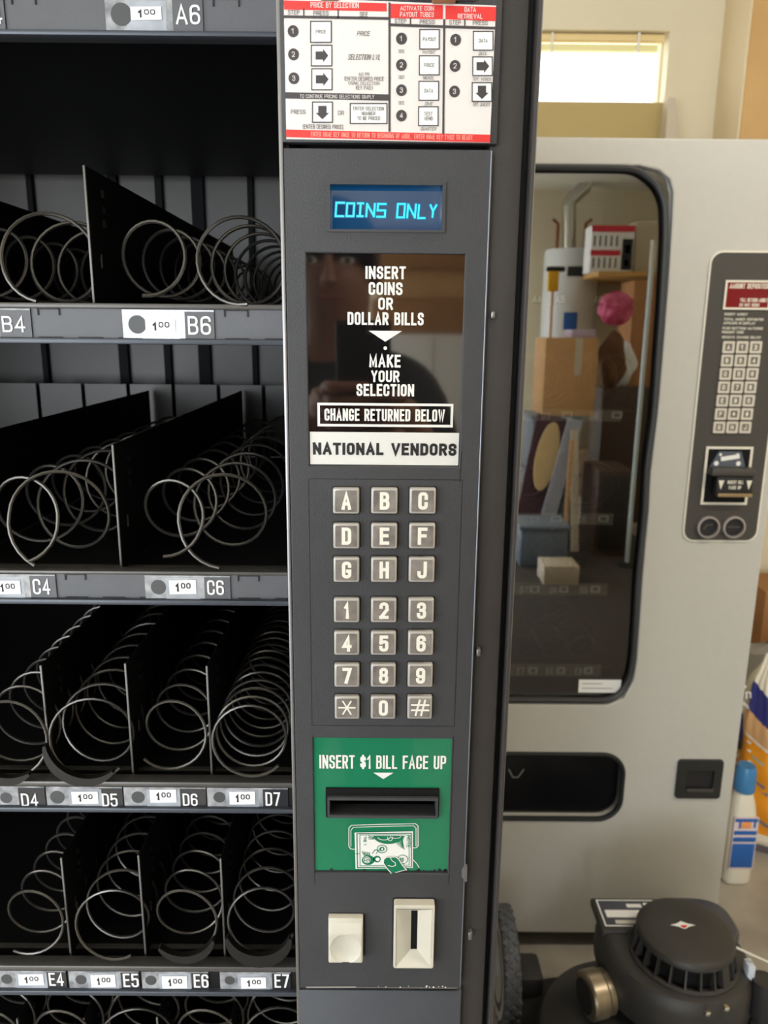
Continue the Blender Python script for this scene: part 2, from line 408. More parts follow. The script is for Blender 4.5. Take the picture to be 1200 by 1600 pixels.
# ------------------------------------------------------------------ the garage
X0, X1, Y0, Y1, ZT = -3.1, 2.7, -4.5, 2.78, 2.78
WY = Y1
b = MB(); b.box(X0 - 0.1, X1 + 0.1, Y0 - 0.1, Y1 + 0.1, -0.1, 0, M['concrete']); struct(b.build('floor'))
b = MB(); b.box(X0 - 0.1, X1 + 0.1, Y0 - 0.1, Y1 + 0.1, ZT, ZT + 0.1, M['ceil']); struct(b.build('ceiling'))
wr = rect(735, 46, 1040, 225, WY)
wr = (wr[0], wr[1], wr[2] - 0.35, wr[3])
b = MB(); b.plate([(X0, 0), (X1, 0), (X1, ZT), (X0, ZT)], [rc(wr)], WY, WY + 0.12, M['wall']); struct(b.build('wall_back'))
b = MB(); b.box(X1, X1 + 0.1, Y0, Y1, 0, ZT, M['wall']); struct(b.build('wall_right'))
b = MB()                                    # wall behind the camera with the open garage door
b.box(X0, -2.4, Y0 - 0.1, Y0, 0, ZT, M['wall']); b.box(-0.2, X1, Y0 - 0.1, Y0, 0, ZT, M['wall']); b.box(-2.4, -0.2, Y0 - 0.1, Y0, 2.3, ZT, M['wall']); struct(b.build('wall_front'))
b = MB()                                    # the left wall with the open garage door
b.box(X0 - 0.1, X0, Y0, -3.6, 0, ZT, M['wall']); b.box(X0 - 0.1, X0, -0.6, Y1, 0, ZT, M['wall']); b.box(X0 - 0.1, X0, -3.6, -0.6, 2.3, ZT, M['wall'])
struct(b.build('wall_left'))
# window in the back wall: pane, frame, blind header
b = MB()
b.ring(rc(grow(wr, 0.0)), rc(grow(wr, -0.008)), WY + 0.055, WY + 0.09, M['wall'])
wf = struct(b.build('window_1'))
b = MB(); g = grow(wr, -0.008); b.rf(g, WY + 0.07, M['clear']); b.build('window_pane', wf)
b = MB()
hr = rect(735, 50, 1036, 60, WY); b.box(g[0], g[1], WY + 0.02, WY + 0.05, hr[2], wr[3] - 0.003, mat('blind_rail', S(240, 214, 156), 0.6), 0.006)
b.build('blind_header', wf)
b = MB()
sr = rect(735, 64, 1030, 76, WY); b.box(g[0], g[1] - 0.02, WY + 0.02, WY + 0.045, sr[2], sr[3], mat('blind_slats', S(250, 240, 176), 0.6), 0.004)
for px in (862, 998):
    q = rect(px, 48, px + 4, 80, WY); b.box(q[0], q[1], WY + 0.012, WY + 0.018, q[2], q[3], M['white_trim'])
b.build('blind_slats', wf)

# ------------------------------------------------------------------ the black vending machine in front
YF = 0.52                                   # plane of its control panel
YS = 0.593                                  # plane of the tray fronts
VM = root('vending_machine', (-0.3, 0.95, 0), 'black snack vending machine with wire spirals and a lettered keypad column, close in front', 'vending machine')
xl = X(YF, (433, 60), (440, 225), (465, 1540)); xpl = X(YF, (442, 225), (469, 1540))
xpr = X(YF, (768, 228), (752, 700), (735, 1130), (720, 1549))
xg0 = X(YF, (831, 0), (812, 380), (797, 735), (781, 1130)); xg1 = xg0 + 0.0045
xr = X(YF, (846, 0), (831, 380), (811, 735), (795, 1130), (778, 1590))
zsplit = Z(YF, (600, 223)); zbot = Z(YF, (600, 1545))
ZM = 1.83
XL = -0.80                                  # left side of the machine
# cabinet shell
b = MB(); bk = M['blackmetal']
b.box(XL, XL + 0.02, 0.60, 1.36, 0.04, ZM, bk)
b.box(xr - 0.012, xr - 0.004, 0.585, 1.36, 0.04, ZM, bk)
b.box(xl + 0.006, xl + 0.012, 0.60, 1.30, 0.30, ZM - 0.03, M['black'])
b.box(XL, xr - 0.004, 1.34, 1.36, 0.04, ZM, bk)
b.box(XL, xr - 0.004, 0.60, 1.36, ZM - 0.02, ZM, bk)
b.box(XL, xr - 0.004, 0.60, 1.36, 0.04, 0.06, bk)
b.box(XL, xl, 0.56, 0.60, 0.04, 0.62, M['charcoal_frame'], 0.004)       # lower door below the trays
b.box(XL, XL + 0.05, 0.53, 0.60, 0.62, ZM, M['charcoal_frame'], 0.004)
b.box(XL + 0.05, xl, 0.53, 0.60, ZM - 0.06, ZM, M['charcoal_frame'], 0.004)
for sx in (XL + 0.06, xr - 0.1):
    for sy in (0.64, 1.26): b.lathe([(0.022, 0), (0.022, 0.012), (0.012, 0.014), (0.012, 0.05)], (sx, sy, 0), bk, n=16)
b.build('cabinet', VM)
# column behind the panels
b = MB()
b.box(xpr - 0.001, xg0, YF + 0.008, 0.60, 0.62, ZM, M['charcoal_frame'], 0.002)
b.box(xl, xpl + 0.003, YF + 0.008, 0.60, 0.62, ZM, M['charcoal_frame'], 0.002)
b.box(xl, xpr, YF + 0.035, 0.60, 0.62, ZM, M['charcoal_frame'])
b.box(xl - 0.0012, xl + 0.0014, YF + 0.001, 0.60, 0.62, ZM, M['edge_metal'], 0.0005)
for (px, py) in ((772, 492), (749, 1023), (736, 1468)):
    q = rect(px - 4, py - 6, px + 3, py + 6, YF); b.box(q[0], q[1], YF + 0.003, YF + 0.010, q[2], q[3], M['edge_metal'], 0.001)
b.build('door_column', VM)
b = MB(); b.box(xg0, xg1 + 0.001, YF + 0.022, 0.60, 0.62, ZM, M['groove']); b.build('door_gasket', VM)
b = MB(); b.box(xg1, xr, YF + 0.004, 0.60, 0.62, ZM, M['charcoal_frame'], 0.0022, 3)
b.box(xr - 0.001, xr + 0.0006, YF + 0.006, 0.60, 0.62, ZM, M['edge_metal'], 0.0004)
b.build('outer_door_edge', VM)
# control panel plate with openings
dsp = rect(516, 289, 691, 359, YF); dspo = rect(511, 284, 696, 363, YF)
msg = rect(480, 396, 724, 676, YF); nam = rect(483, 677, 717, 727, YF)
msg = ((msg[0] + nam[0]) / 2, (msg[1] + nam[1]) / 2, msg[2], msg[3])
nam = (msg[0] + 0.0006, msg[1] - 0.0004, nam[2], msg[2])
bil = rect(491, 1154, 703, 1364, YF)
b = MB()
hole_m = (msg[0], msg[1], nam[2] - 0.0005, msg[3])
b.plate([(xpl, zbot), (xpr, zbot), (xpr, zsplit - 0.0035), (xpl, zsplit - 0.0035)], [rc(dsp), rc(hole_m), rc(bil)], YF, YF + 0.0085, M['charcoal'], 0.0009)
b.ring(rc(dspo), rc(dsp), YF - 0.0012, YF + 0.001, M['charcoal'])
kp = rect(485, 749, 716, 1134, YF)
kp = (kp[0], kp[1], kp[2], kp[3])
b.line([(kp[0], kp[2]), (kp[1], kp[2]), (kp[1], kp[3]), (kp[0], kp[3])], 0.0005, YF - 0.00008, M['groove'], True)
q = rect(488, 1136, 707, 1146, YF); 
b.line([(bil[1] + 0.001, bil[3] + 0.002), (bil[1] + 0.001, bil[2] - 0.009)], 0.0006, YF - 0.0001, M['groove'])
b.line([(bil[0] - 0.0005, bil[3] + 0.002), (bil[0] - 0.0005, bil[2] - 0.009)], 0.0005, YF - 0.0001, M['groove'])
b.line([(msg[1] + 0.0012, nam[2] + 0.01), (msg[1] + 0.0012, kp[3] - 0.001)], 0.0005, YF - 0.0001, M['groove'])
# worn bright lower edge and chip on the right side
b.line([(xpl + 0.006, zbot + 0.0012), (xpl + 0.045, zbot + 0.0016)], 0.0016, YF - 0.0001, mat('worn_edge', S(140, 136, 128), 0.6))
b.line([(xpl + 0.045, zbot + 0.0012), (xpr - 0.003, zbot + 0.0012)], 0.0009, YF - 0.0001, mat('dusty_edge', S(110, 106, 98), 0.7))
for k in range(26):
    x = random.uniform(xpl + 0.06, xpr - 0.004); b.disc(x, zbot + 0.0022 + random.uniform(-0.0006, 0.0008), random.uniform(0.0003, 0.0008), YF - 0.00015, M['charcoal_frame'] if k % 2 else M['white_ink'], 6)
ch = rect(724, 1350, 732, 1378, YF)
b.prism([(ch[0] + 0.001, ch[3]), (ch[0] - 0.0014, (ch[2] + ch[3]) / 2 + 0.003), (ch[0] - 0.0012, (ch[2] + ch[3]) / 2 - 0.003), (ch[0] + 0.002, ch[2]), (ch[1] - 0.001, ch[2] + 0.001), (ch[1] - 0.0012, ch[3] - 0.001)], YF - 0.0004, YF + 0.001, M['edge_metal'])
b.tube([(xpr - 0.0004, YF + 0.0006, zbot + 0.002), (xpr - 0.0004, YF + 0.0006, zsplit - 0.004)], 0.0007, mat('blue_edge_highlight', S(128, 134, 148), 0.35, metal=0.5), n=6)  # pale bluish tube paints the highlight along the right bevel
CP = b.build('control_panel', VM)
# lit display
b = MB(); yd = YF + 0.010
b.rf(grow(dsp, 0.001), yd, M['vfd'])
b.ring(rc(grow(dsp, 0.0004)), rc(grow(dsp, -0.0001)), YF + 0.0002, yd, M['gloss_black'])
def glyph(ch):                              # strokes on a 0..1 x 0..1 cell
    return {'C': [[(1, 1), (0, 1), (0, 0), (1, 0)]], 'O': [[(0, 0), (1, 0), (1, 1), (0, 1), (0, 0)]],
            'I': [[(0, 1), (1, 1)], [(0, 0), (1, 0)], [(.5, 1), (.5, 0)]], 'N': [[(0, 0), (0, 1)], [(0.05, .95), (.95, .05)], [(1, 0), (1, 1)]],
            'S': [[(1, 1), (0, 1), (0, .5), (1, .5), (1, 0), (0, 0)]], 'L': [[(0, 1), (0, 0), (1, 0)]], 'Y': [[(0, 1), (.5, .5), (1, 1)], [(.5, .5), (.5, 0)]]}[ch]
cells = [('C', 525, 317, 537, 338), ('O', 542, 318, 553, 338), ('I', 559, 318, 567, 338), ('N', 573, 319, 585, 338), ('S', 590, 319, 602, 339),
         ('O', 621, 319, 632, 340), ('N', 637, 320, 649, 340), ('L', 654, 321, 664, 341), ('Y', 672, 321, 681, 339)]
for (c, a0, b0, a1, b1) in cells:
    r = rect(a0, b0, a1, b1, yd)
    for st in glyph(c):
        pts = [(r[0] + (u + 0.12 * (v - .5)) * (r[1] - r[0]), r[2] + v * (r[3] - r[2])) for u, v in st]
        b.line(pts, 0.0020, yd - 0.0003, M['vfd_glow']); b.line(pts, 0.00095, yd - 0.0006, M['vfd_on'])
b.build('display', VM)
# black message panel and name plate
b = MB(); ym = YF + 0.0022
b.rf(msg, ym, M['gloss_black']); mi = M['white_ink']; yt = ym - 0.00015
for (s, r) in (('INSERT', (571, 416, 634, 436)), ('COINS', (576, 441, 629, 461)), ('OR', (591, 465, 614, 484)), ('DOLLAR BILLS', (543, 488, 662, 508)),
               ('MAKE', (577, 554, 626, 574)), ('YOUR', (580, 579, 624, 597)), ('SELECTION', (557, 600, 647, 619)), ('CHANGE RETURNED BELOW', (507, 639, 695, 658))):
    b.text(s, rect(*r, ym), yt, mi, 0.022)
t = rect(576, 517, 628, 534, ym); b.poly([(t[0], yt, t[3]), ((t[0] + t[1]) / 2, yt, t[2]), (t[1], yt, t[3])], mi)
t = at(602, 544, ym); b.disc(t[0], t[1], 0.0012, yt, mi, 14)
t = rect(498, 632, 706, 665, ym); b.line(rc(t), 0.0017, yt, mi, True)
b.build('message_panel', VM)
b = MB(); b.rf(nam, ym - 0.0006, M['name_white'])
b.text('NATIONAL VENDORS', rect(489, 692, 713, 711, ym), ym - 0.0008, M['ink'], 0.045)
b.build('name_plate', VM)
# keypad
KEYS = [('ABC', 781), ('DEF', 835.5), ('GHJ', 888), ('123', 951), ('456', 1002), ('789', 1052), ('*0#', 1102)]
b = MB(); keyr = []
for row, py in KEYS:
    for k in range(3):
        t = (py - 781) / 321
        px = (541 + t * 1.5, 600.5 - t * 2, 660 - t * 4.5)[k]; h = 21.5 - t * 1.5
        x, z = at(px, py, YF); keyr.append((row[k], x, z))
        r = 0.0098
        b.prism(rrect(x - r, x + r, z - r - 0.0004, z + r, 0.0014, 3), YF - 0.0002, YF + 0.001, M['groove'])
KPD = b.build('keypad', VM)
for (c, x, z) in keyr:
    b = MB(); r = 0.0091; tilt = random.uniform(-0.012, 0.012)
    b.box(x - r, x + r, YF - 0.0042, YF + 0.003, z - r, z + r, M['key_rim'], 0.0013, 3)
    f = r - 0.0016
    b.prism(rrect(x - f, x + f, z - f, z + f, 0.0008, 3), YF - 0.00445, YF - 0.004, M['key_face'])
    y = YF - 0.0046
    lr = (x - 0.0031, x + 0.0036, z - 0.0060, z + 0.0064)
    if c == '*':
        cx, cz = x, z + 0.0004
        for a in (0, 60, 120): b.line([(cx - 0.0058 * cos(radians(a)), cz - 0.0058 * sin(radians(a))), (cx + 0.0058 * cos(radians(a)), cz + 0.0058 * sin(radians(a)))], 0.0011, y, M['key_ink'])
    elif c == '#':
        for d in (-0.0018, 0.0022): b.line([(x + d - 0.0012, z - 0.0055), (x + d + 0.0016, z + 0.0062)], 0.0014, y, M['key_ink'])
        for d in (-0.0016, 0.0026): b.line([(x - 0.0058, z + d), (x + 0.0062, z + d)], 0.0014, y, M['key_ink'])
    else:
        if c in '1': lr = (x - 0.0016, x + 0.0018, lr[2], lr[3])
        b.text(c, lr, y, M['key_ink'], 0.03)
    b.build('key', KPD)
# bill acceptor
slot = rect(509, 1232, 686, 1278, YF); ya = YF + 0.0012
b = MB(); b.plate(rc(bil), [rc(slot)], ya, ya + 0.003, M['green'])
b.text('INSERT $1 BILL FACE UP', rect(499, 1180, 697, 1201, ya), ya - 0.0002, M['white_ink'], 0.008)
t = rect(583, 1207, 615, 1217, ya); b.poly([(t[0], ya - 0.0002, t[3]), ((t[0] + t[1]) / 2, ya - 0.0002, t[2]), (t[1], ya - 0.0002, t[3])], M['white_ink'])
# printed picture: a bill pushed into the slot by a thumb
def bp(zx, zy, y=ya): return at(480 + zx * 0.2, 1270 + zy * 0.2, y)
wi, gi = M['white_ink'], M['green']; y1 = ya - 0.0002; y2 = ya - 0.0004; y3 = ya - 0.0006; y4 = ya - 0.0008
for (o, wdt) in ((0, 0.0006), (16, 0.0005)):
    b.line([bp(368, 284), bp(340 + o, 280), bp(326 + o, 262), bp(326 + o, 118 + o), bp(345 + o, 96 + o), bp(600, 88 + o), bp(846 - o, 84 + o), bp(866 - o, 100 + o), bp(866 - o, 258), bp(850, 272), bp(828, 272)][(0 if o == 0 else 2):(11 if o == 0 else 9)], wdt, y1, wi)
b.poly([(p[0], y2, p[1]) for p in (bp(378, 435), bp(826, 428), bp(826, 142), bp(370, 152))], wi)
b.line([bp(388, 160), bp(392, 424), bp(814, 418), bp(812, 156)], 0.0007, y3, gi, True)
b.line([bp(410, 170), bp(412, 410), bp(796, 404), bp(794, 168)], 0.0004, y3, gi, True)
b.line([bp(378, 316), bp(410, 316)], 0.0005, y3, gi)
p0 = bp(452, 214); b.text('THE 1', (p0[0] - 0.0038, p0[0] + 0.0038, p0[1] - 0.0012, p0[1] + 0.0012), y3, gi, 0.01, rot=-pi / 2)
p0 = bp(792, 220); b.text('NOTE', (p0[0] - 0.0052, p0[0] + 0.0052, p0[1] - 0.0015, p0[1] + 0.0015), y3, gi, 0.0, rot=-pi / 2)
arc = [bp(635 + 118 * cos(radians(a)), 176 + 64 * sin(radians(a))) for a in range(0, 181, 12)]
b.poly([(p[0], y3, p[1]) for p in arc], gi)
for (ax, ay, rx, ry) in ((600, 188, 46, 18), (648, 184, 20, 30), (690, 180, 40, 14)):
    b.line([bp(ax + rx * cos(radians(a)), ay + ry * sin(radians(a))) for a in range(0, 181, 20)], 0.0005, y4, wi)
for k in range(6): b.line([bp(760 - 4 * k, 180 + 4 * k), bp(700 + 11 * k, 240 + 8 * k)], 0.0006, y3, gi)
for k in range(3): b.line([bp(480, 176 + 12 * k), bp(520, 190 + 6 * k)], 0.0005, y3, gi)
def ell(cx, cy, rx, ry, y, m, ring=0):
    pts = [bp(cx + rx * cos(2 * pi * k / 24), cy + ry * sin(2 * pi * k / 24)) for k in range(24)]
    if ring: b.line(pts, ring, y, m, True)
    else: b.poly([(p[0], y, p[1]) for p in reversed(pts)], m)
ell(584, 279, 38, 30, y3, gi, 0.0005); ell(584, 279, 20, 17, y3, gi); ell(586, 279, 8, 9, y4, wi)
ell(476, 366, 50, 38, y3, gi); ell(466, 362, 26, 24, y4, wi, 0.0004); ell(545, 358, 30, 26, y3, gi); ell(550, 358, 16, 14, y4, wi)
p0 = bp(466, 364); b.text('S', (p0[0] - 0.0016, p0[0] + 0.0016, p0[1] - 0.0019, p0[1] + 0.0019), y4, wi, 0.02)
ell(745, 360, 40, 34, y3, gi, 0.0005); p0 = bp(738, 362); b.text('S', (p0[0] - 0.0015, p0[0] + 0.0015, p0[1] - 0.0017, p0[1] + 0.0017), y4, gi, 0.02)
for k in range(5): b.line([bp(430 + 14 * k, 300 + 2 * k), bp(446 + 10 * k, 330)], 0.0006, y3, gi)
b.line([bp(510, 314), bp(528, 286), bp(560, 288), bp(540, 312)], 0.0006, y3, gi)
thumb = [bp(*q) for q in ((656, 464), (618, 420), (594, 385), (598, 356), (620, 340), (690, 338), (712, 352), (742, 400), (776, 440), (720, 458))]
b.poly([(p[0], y4, p[1]) for p in thumb], gi); b.line(thumb[:9], 0.0007, y4 - 0.0002, wi)
b.line([bp(650, 344), bp(664, 368), bp(690, 384), bp(690, 404), bp(664, 412), bp(632, 404)], 0.0005, y4 - 0.0002, wi)
b.line([bp(828, 366), bp(856, 396), bp(874, 426)], 0.0005, y1, wi)
b.line([bp(690, 460), bp(776, 436)], 0.0005, y4 - 0.0002, wi)
BA = b.build('bill_acceptor', VM)
b = MB()
b.ring(rrect(slot[0], slot[1], slot[2], slot[3], 0.002, 4), rrect(slot[0] + 0.0022, slot[1] - 0.0022, slot[2] + 0.0022, slot[3] - 0.0065, 0.0008, 4), YF - 0.0006, YF + 0.020, M['black'])
lo = rect(512, 1243, 684, 1275, YF)
b.ring(rc(lo), rc((lo[0] + 0.0016, lo[1] - 0.0016, lo[2] + 0.0024, lo[3] - 0.0024)), YF - 0.003, YF + 0.012, M['charcoal'])
b.rf(slot, YF + 0.019, M['black'])
b.build('bill_slot_bezel', BA)
b = MB()
for k in range(40): b.disc(random.uniform(bil[0], bil[1]), bil[2] + random.uniform(0, 0.0024), random.uniform(0.0004, 0.0014), ya - 0.0003, M['ink'], 6)
b.line([(bil[0], bil[2] + 0.0006), (bil[1], bil[2] + 0.0006)], 0.0016, ya - 0.0003, M['ink'])
b.build('grime', BA)
# coin return button
q = rect(513, 1436, 567, 1502, YF - 0.006)
b = MB()
def bf(u, v):
    x = q[0] + (q[1] - q[0]) * u; z = q[2] + (q[3] - q[2]) * v
    e = min(u, 1 - u) * (q[1] - q[0]); ez = min(v, 1 - v) * (q[3] - q[2])
    d = 0.0085 if v < 0.70 else 0.0085 - (v - 0.70) / 0.30 * 0.0045
    rr = hypot((u - 0.5) / 0.43, (v - 0.345) / 0.335)
    if rr < 1: d -= 0.0026 * (1 - rr * rr) + 0.0005
    k = min(1, min(e, ez) / 0.0016); d *= 0.72 + 0.28 * sqrt(1 - (1 - k) ** 2) if k < 1 else 1
    return (x, YF - d, z)
b.grid(40, 48, bf, M['cream'])
b.box(q[0], q[1], YF - 0.0055, YF + 0.001, q[2], q[3], M['cream'], 0.0008)
b.prism(rrect(q[0] - 0.0008, q[1] + 0.0016, q[2] - 0.0004, q[3] + 0.0004, 0.002, 3), YF - 0.0003, YF + 0.0005, M['groove'])
b.build('coin_return_button', VM)
# coin slot
q = rect(615, 1410, 678, 1508, YF - 0.004)
b = MB(); yo = YF - 0.0075
ins = (q[0] + 0.0022, q[1] - 0.0022, q[2] + 0.0016, q[3] - 0.0034)
s = rect(642, 1421, 652, 1482, YF)
s = (s[0], s[1], s[2] + 0.0006, s[3])
oo = rrect(q[0], q[1], q[2], q[3], 0.0018, 5)
b.plate(oo, [rc(ins)], yo, YF + 0.001, M['cream'], 0.0006)
yb = YF - 0.0012
O = [(ins[0], yo, ins[2]), (ins[1], yo, ins[2]), (ins[1], yo, ins[3]), (ins[0], yo, ins[3])]
I = [(s[0], yb, s[2]), (s[1], yb, s[2]), (s[1], yb, s[3]), (s[0], yb, s[3])]
for i in range(4):
    j = (i + 1) % 4; b.poly([O[i], O[j], I[j], I[i]], M['cream'])
b.rf(s, yb + 0.0004, M['black'])
b.prism(rrect(q[0] - 0.0012, q[1] + 0.0010, q[2] - 0.0006, q[3] + 0.0012, 0.002, 3), YF - 0.0003, YF + 0.0002, M['groove'])
b.build('coin_slot', VM)
# panel below
b = MB(); b.box(xl + 0.001, xpr + 0.001, YF + 0.001, YF + 0.009, 0.62, zbot - 0.0028, mat('lower_panel_grey', S(72, 74, 80), 0.5, bump=0.3, bscale=900), 0.0008)
b.build('lower_panel', VM)
# panel above with the instruction sheet
b = MB(); b.box(xpl - 0.0015, xpr + 0.003, YF + 0.001, YF + 0.009, zsplit, ZM - 0.05, M['charcoal'], 0.0008); b.build('upper_panel', VM)
yi = YF + 0.0004
def s8(x0, y0, x1, y1): return rect(430 + x0 * .29167, y0 * .29167, 430 + x1 * .29167, y1 * .29167, yi)
def p8(x, y): return at(430 + x * .29167, y * .29167, yi)
b = MB(); sh = rect(444, -4, 771, 219, yi)
def quad8(pts, d, m): b.poly([(p[0], yi - d, p[1]) for p in [p8(*q) for q in pts]], m)
quad8([(60, 745), (1150, 765), (1183, 30), (45, -15)], 0.0, M['sheet'])
quad8([(48, 52), (597, 62), (597, 18), (45, 2)], 0.0002, M['red_ink'])
quad8([(612, 98), (898, 104), (898, 28), (610, 20)], 0.0002, M['red_ink'])
quad8([(912, 104), (1182, 114), (1183, 38), (912, 30)], 0.0002, M['red_ink'])
quad8([(60, 735), (1150, 764), (1152, 722), (58, 694)], 0.0002, M['red_ink'])
I8 = M['sheet_ink']
def l8(pts, wpx, m=I8, closed=False, d=0.0003): b.line([p8(*q) for q in pts], wpx * .29167 * 0.00044, yi - d, m, closed)
def t8(s, x0, y0, x1, y1, bold=0.0, shear=0.0, m=I8, d=0.0004): b.text(s, s8(x0, y0, x1, y1), yi - d, m, bold - 0.012, shear)
l8([(48, 90), (610, 100)], 12); l8([(612, 20), (612, 700)], 10); l8([(905, 110), (900, 712)], 10); l8([(612, 134), (905, 144)], 12); l8([(905, 144), (1175, 152)], 12)
l8([(153, 48), (153, 92)], 6); l8([(337, 54), (337, 96)], 6); l8([(724, 98), (724, 134)], 6); l8([(1015, 104), (1015, 146)], 6)
quad8([(55, 528), (607, 540), (607, 506), (54, 494)], 0.0002, I8)
t8('PRICE BY SELECTION', 190, 14, 448, 44, 0.012, 0, M['sheet']); t8('ACTIVATE COIN', 670, 34, 850, 58, 0.012, 0, M['sheet']); t8('PAYOUT TUBES', 668, 66, 850, 92, 0.012, 0, M['sheet'])
t8('DATA', 1014, 40, 1075, 66, 0.012, 0, M['sheet']); t8('RETRIEVAL', 978, 76, 1110, 102, 0.012, 0, M['sheet'])
t8('STEP', 68, 56, 130, 80, 0.008); t8('PRESS', 204, 60, 286, 84, 0.008); t8('SEE', 452, 66, 496, 92, 0.008)
t8('STEP', 640, 102, 702, 126, 0.006); t8('PRESS', 774, 106, 854, 130, 0.006); t8('STEP', 932, 110, 994, 134, 0.006); t8('PRESS', 1058, 112, 1138, 136, 0.006)
def num(n, x, y):
    p = p8(x, y); b.disc(p[0], p[1], 0.0033, yi - 0.0003, I8, 22); t8(n, x - 8, y - 14, x + 8, y + 14, 0.012, 0, M['sheet'], 0.0005)
def keybox(x0, y0, x1, y1, lines=(), arrow=None):
    quad8([(x0, y1), (x1, y1), (x1, y0), (x0, y0)], 0.0003, M['white_paper'])
    l8([(x0, y0), (x1, y0), (x1, y1), (x0, y1)], 5, I8, True, 0.0004)
    n = len(lines)
    for i, (s, wd) in enumerate(lines):
        cy = (y0 + y1) / 2 + (i - (n - 1) / 2) * 26; t8(s, (x0 + x1) / 2 - wd / 2, cy - 10, (x0 + x1) / 2 + wd / 2, cy + 10, 0.006, 0, I8, 0.0006)
    cx, cy = (x0 + x1) / 2, (y0 + y1) / 2
    if arrow == 'R': quad8([(cx - 32, cy + 22), (cx + 8, cy + 22), (cx + 8, cy + 36), (cx + 36, cy), (cx + 8, cy - 36), (cx + 8, cy - 22), (cx - 32, cy - 22)], 0.0005, I8)
    if arrow == 'D': quad8([(cx - 22, cy - 34), (cx - 22, cy + 4), (cx - 36, cy + 4), (cx, cy + 38), (cx + 36, cy + 4), (cx + 22, cy + 4), (cx + 22, cy - 34)], 0.0005, I8)
num('1', 96, 168); num('2', 98, 292); num('3', 100, 420)
keybox(190, 116, 300, 228, (('PRICE', 54),)); keybox(194, 244, 303, 354, (), 'R'); keybox(196, 370, 304, 482, (), 'R')
t8('PRICE', 436, 168, 510, 194, 0.0, 0.25); t8('SELECTION LVL', 388, 292, 568, 322, 0.0, 0.25)
t8('AO PR', 446, 390, 504, 408); t8('(ENTER DESIRED PRICE', 370, 412, 582, 434); t8('USING SELECTION', 392, 438, 558, 456); t8('KEY PAD.)', 432, 460, 522, 482)
t8('TO CONTINUE PRICING SELECTIONS SIMPLY', 132, 508, 530, 528, 0.0, 0, M['sheet'], 0.0004)
t8('PRESS', 84, 588, 162, 612, 0.004); keybox(200, 548, 306, 656, (), 'D'); t8('OR', 336, 594, 368, 618, 0.004)
keybox(402, 556, 598, 662, (('ENTER SELECTION', 164), ('NUMBER', 72), ('TO BE PRICED', 124)))
t8('(ENTER DESIRED PRICE)', 148, 668, 364, 692)
for n, y in (('1', 208), ('2', 349), ('3', 484), ('4', 620)): num(n, 676, y)
keybox(774, 160, 878, 264, (('PAYOUT', 70),)); keybox(772, 300, 878, 402, (('PRICE', 56),)); keybox(770, 437, 875, 538, (('DATA', 46),)); keybox(768, 573, 872, 674, (('TEST', 46), ('VEND', 46)))
for y in (276, 414, 552): t8('SEE', 660, y - 9, 692, y + 9)
t8('PAYOUT', 788, 272, 858, 290, 0, 0.25); t8('NICKEL', 790, 410, 854, 428, 0, 0.25); t8('DIME', 800, 548, 846, 566, 0, 0.25); t8('QUARTER', 778, 682, 864, 700, 0, 0.25)
num('1', 966, 214); num('2', 963, 354); num('3', 960, 491)
keybox(1061, 170, 1166, 270, (('DATA', 46),)); keybox(1058, 306, 1162, 406, (), 'R'); keybox(1055, 444, 1159, 544, (), 'D')
t8('DATA', 1088, 278, 1134, 298, 0, 0.25); t8('TOT. VENDS', 1054, 416, 1160, 434, 0, 0.25); t8('TOT. SALES', 1054, 550, 1152, 570, 0, 0.25)
b.text('ENTER HOME KEY ONCE TO RETURN TO BEGINNING OF MODE.  ENTER HOME KEY TWICE TO READY.', s8(192, 716, 1062, 742), yi - 0.0005, M['pink_ink'], 0.006, 0.0, rot=-0.012)
b.build('instruction_sheet', VM)
b = MB()
q = rect(675, -14, 712, 6, YF); b.box(q[0], q[1], YF - 0.006, YF + 0.002, q[2], q[3], M['brass'], 0.001)
q = rect(640, -30, 745, 1, YF); b.box(q[0], q[1], YF - 0.002, YF + 0.002, q[2], q[3], M['edge_metal'], 0.001); b.build('latch', VM); b = MB()
q = rect(500, -20, 530, 1, YF); b.box(q[0], q[1], YF - 0.003, YF + 0.002, q[2], q[3], M['brass'], 0.001)
b.build('latch', VM)
# rear wall inside the cabinet
b = MB(); yr = 1.27
b.box(XL + 0.02, xl + 0.006, yr, yr + 0.01, 0.30, ZM - 0.02, M['greymetal'])
for (px, wd) in ((-60, 16), (75, 8), (197, 14), (265, 10), (322, 18), (400, 8)):
    x = at(px, 570, yr)[0]; w2 = wd / 1202 * 0.62
    b.box(x - w2, x + w2, yr - 0.012, yr + 0.001, 0.30, ZM - 0.02, M['black'])
b.build('rear_panel', VM)

# product trays: z of the rail top, strip, lip in pixels at x = 220
TR = [('A', None, 46, 50, 59), ('B', 474, 483, 529, 538), ('C', 892, 898, 935, 943), ('D', 1221, 1229, 1259, 1266), ('E', 1509, 1517, 1544, 1551), ('F', None, None, None, None)]
YB = 1.20                                   # back end of the trays
xt1 = xl + 0.004
TZ = {}; TOBJ = {}
zz = {}
for (n, a, s0, s1, l) in TR:
    if n == 'A': zs1 = Z(YS, (220, 50)); zl = Z(YS, (220, 59)); zs0 = zs1 + 0.0215; za = zs0 + 0.004
    elif n == 'F': za = zz['E'][0] - (zz['D'][0] - zz['E'][0]) * 1.02; zs0 = za - 0.004; zs1 = zs0 - 0.020; zl = zs1 - 0.005
    else: za, zs0, zs1, zl = Z(YS, (220, a)), Z(YS, (220, s0)), Z(YS, (220, s1)), Z(YS, (220, l))
    zz[n] = (za, zs0, zs1, zl)
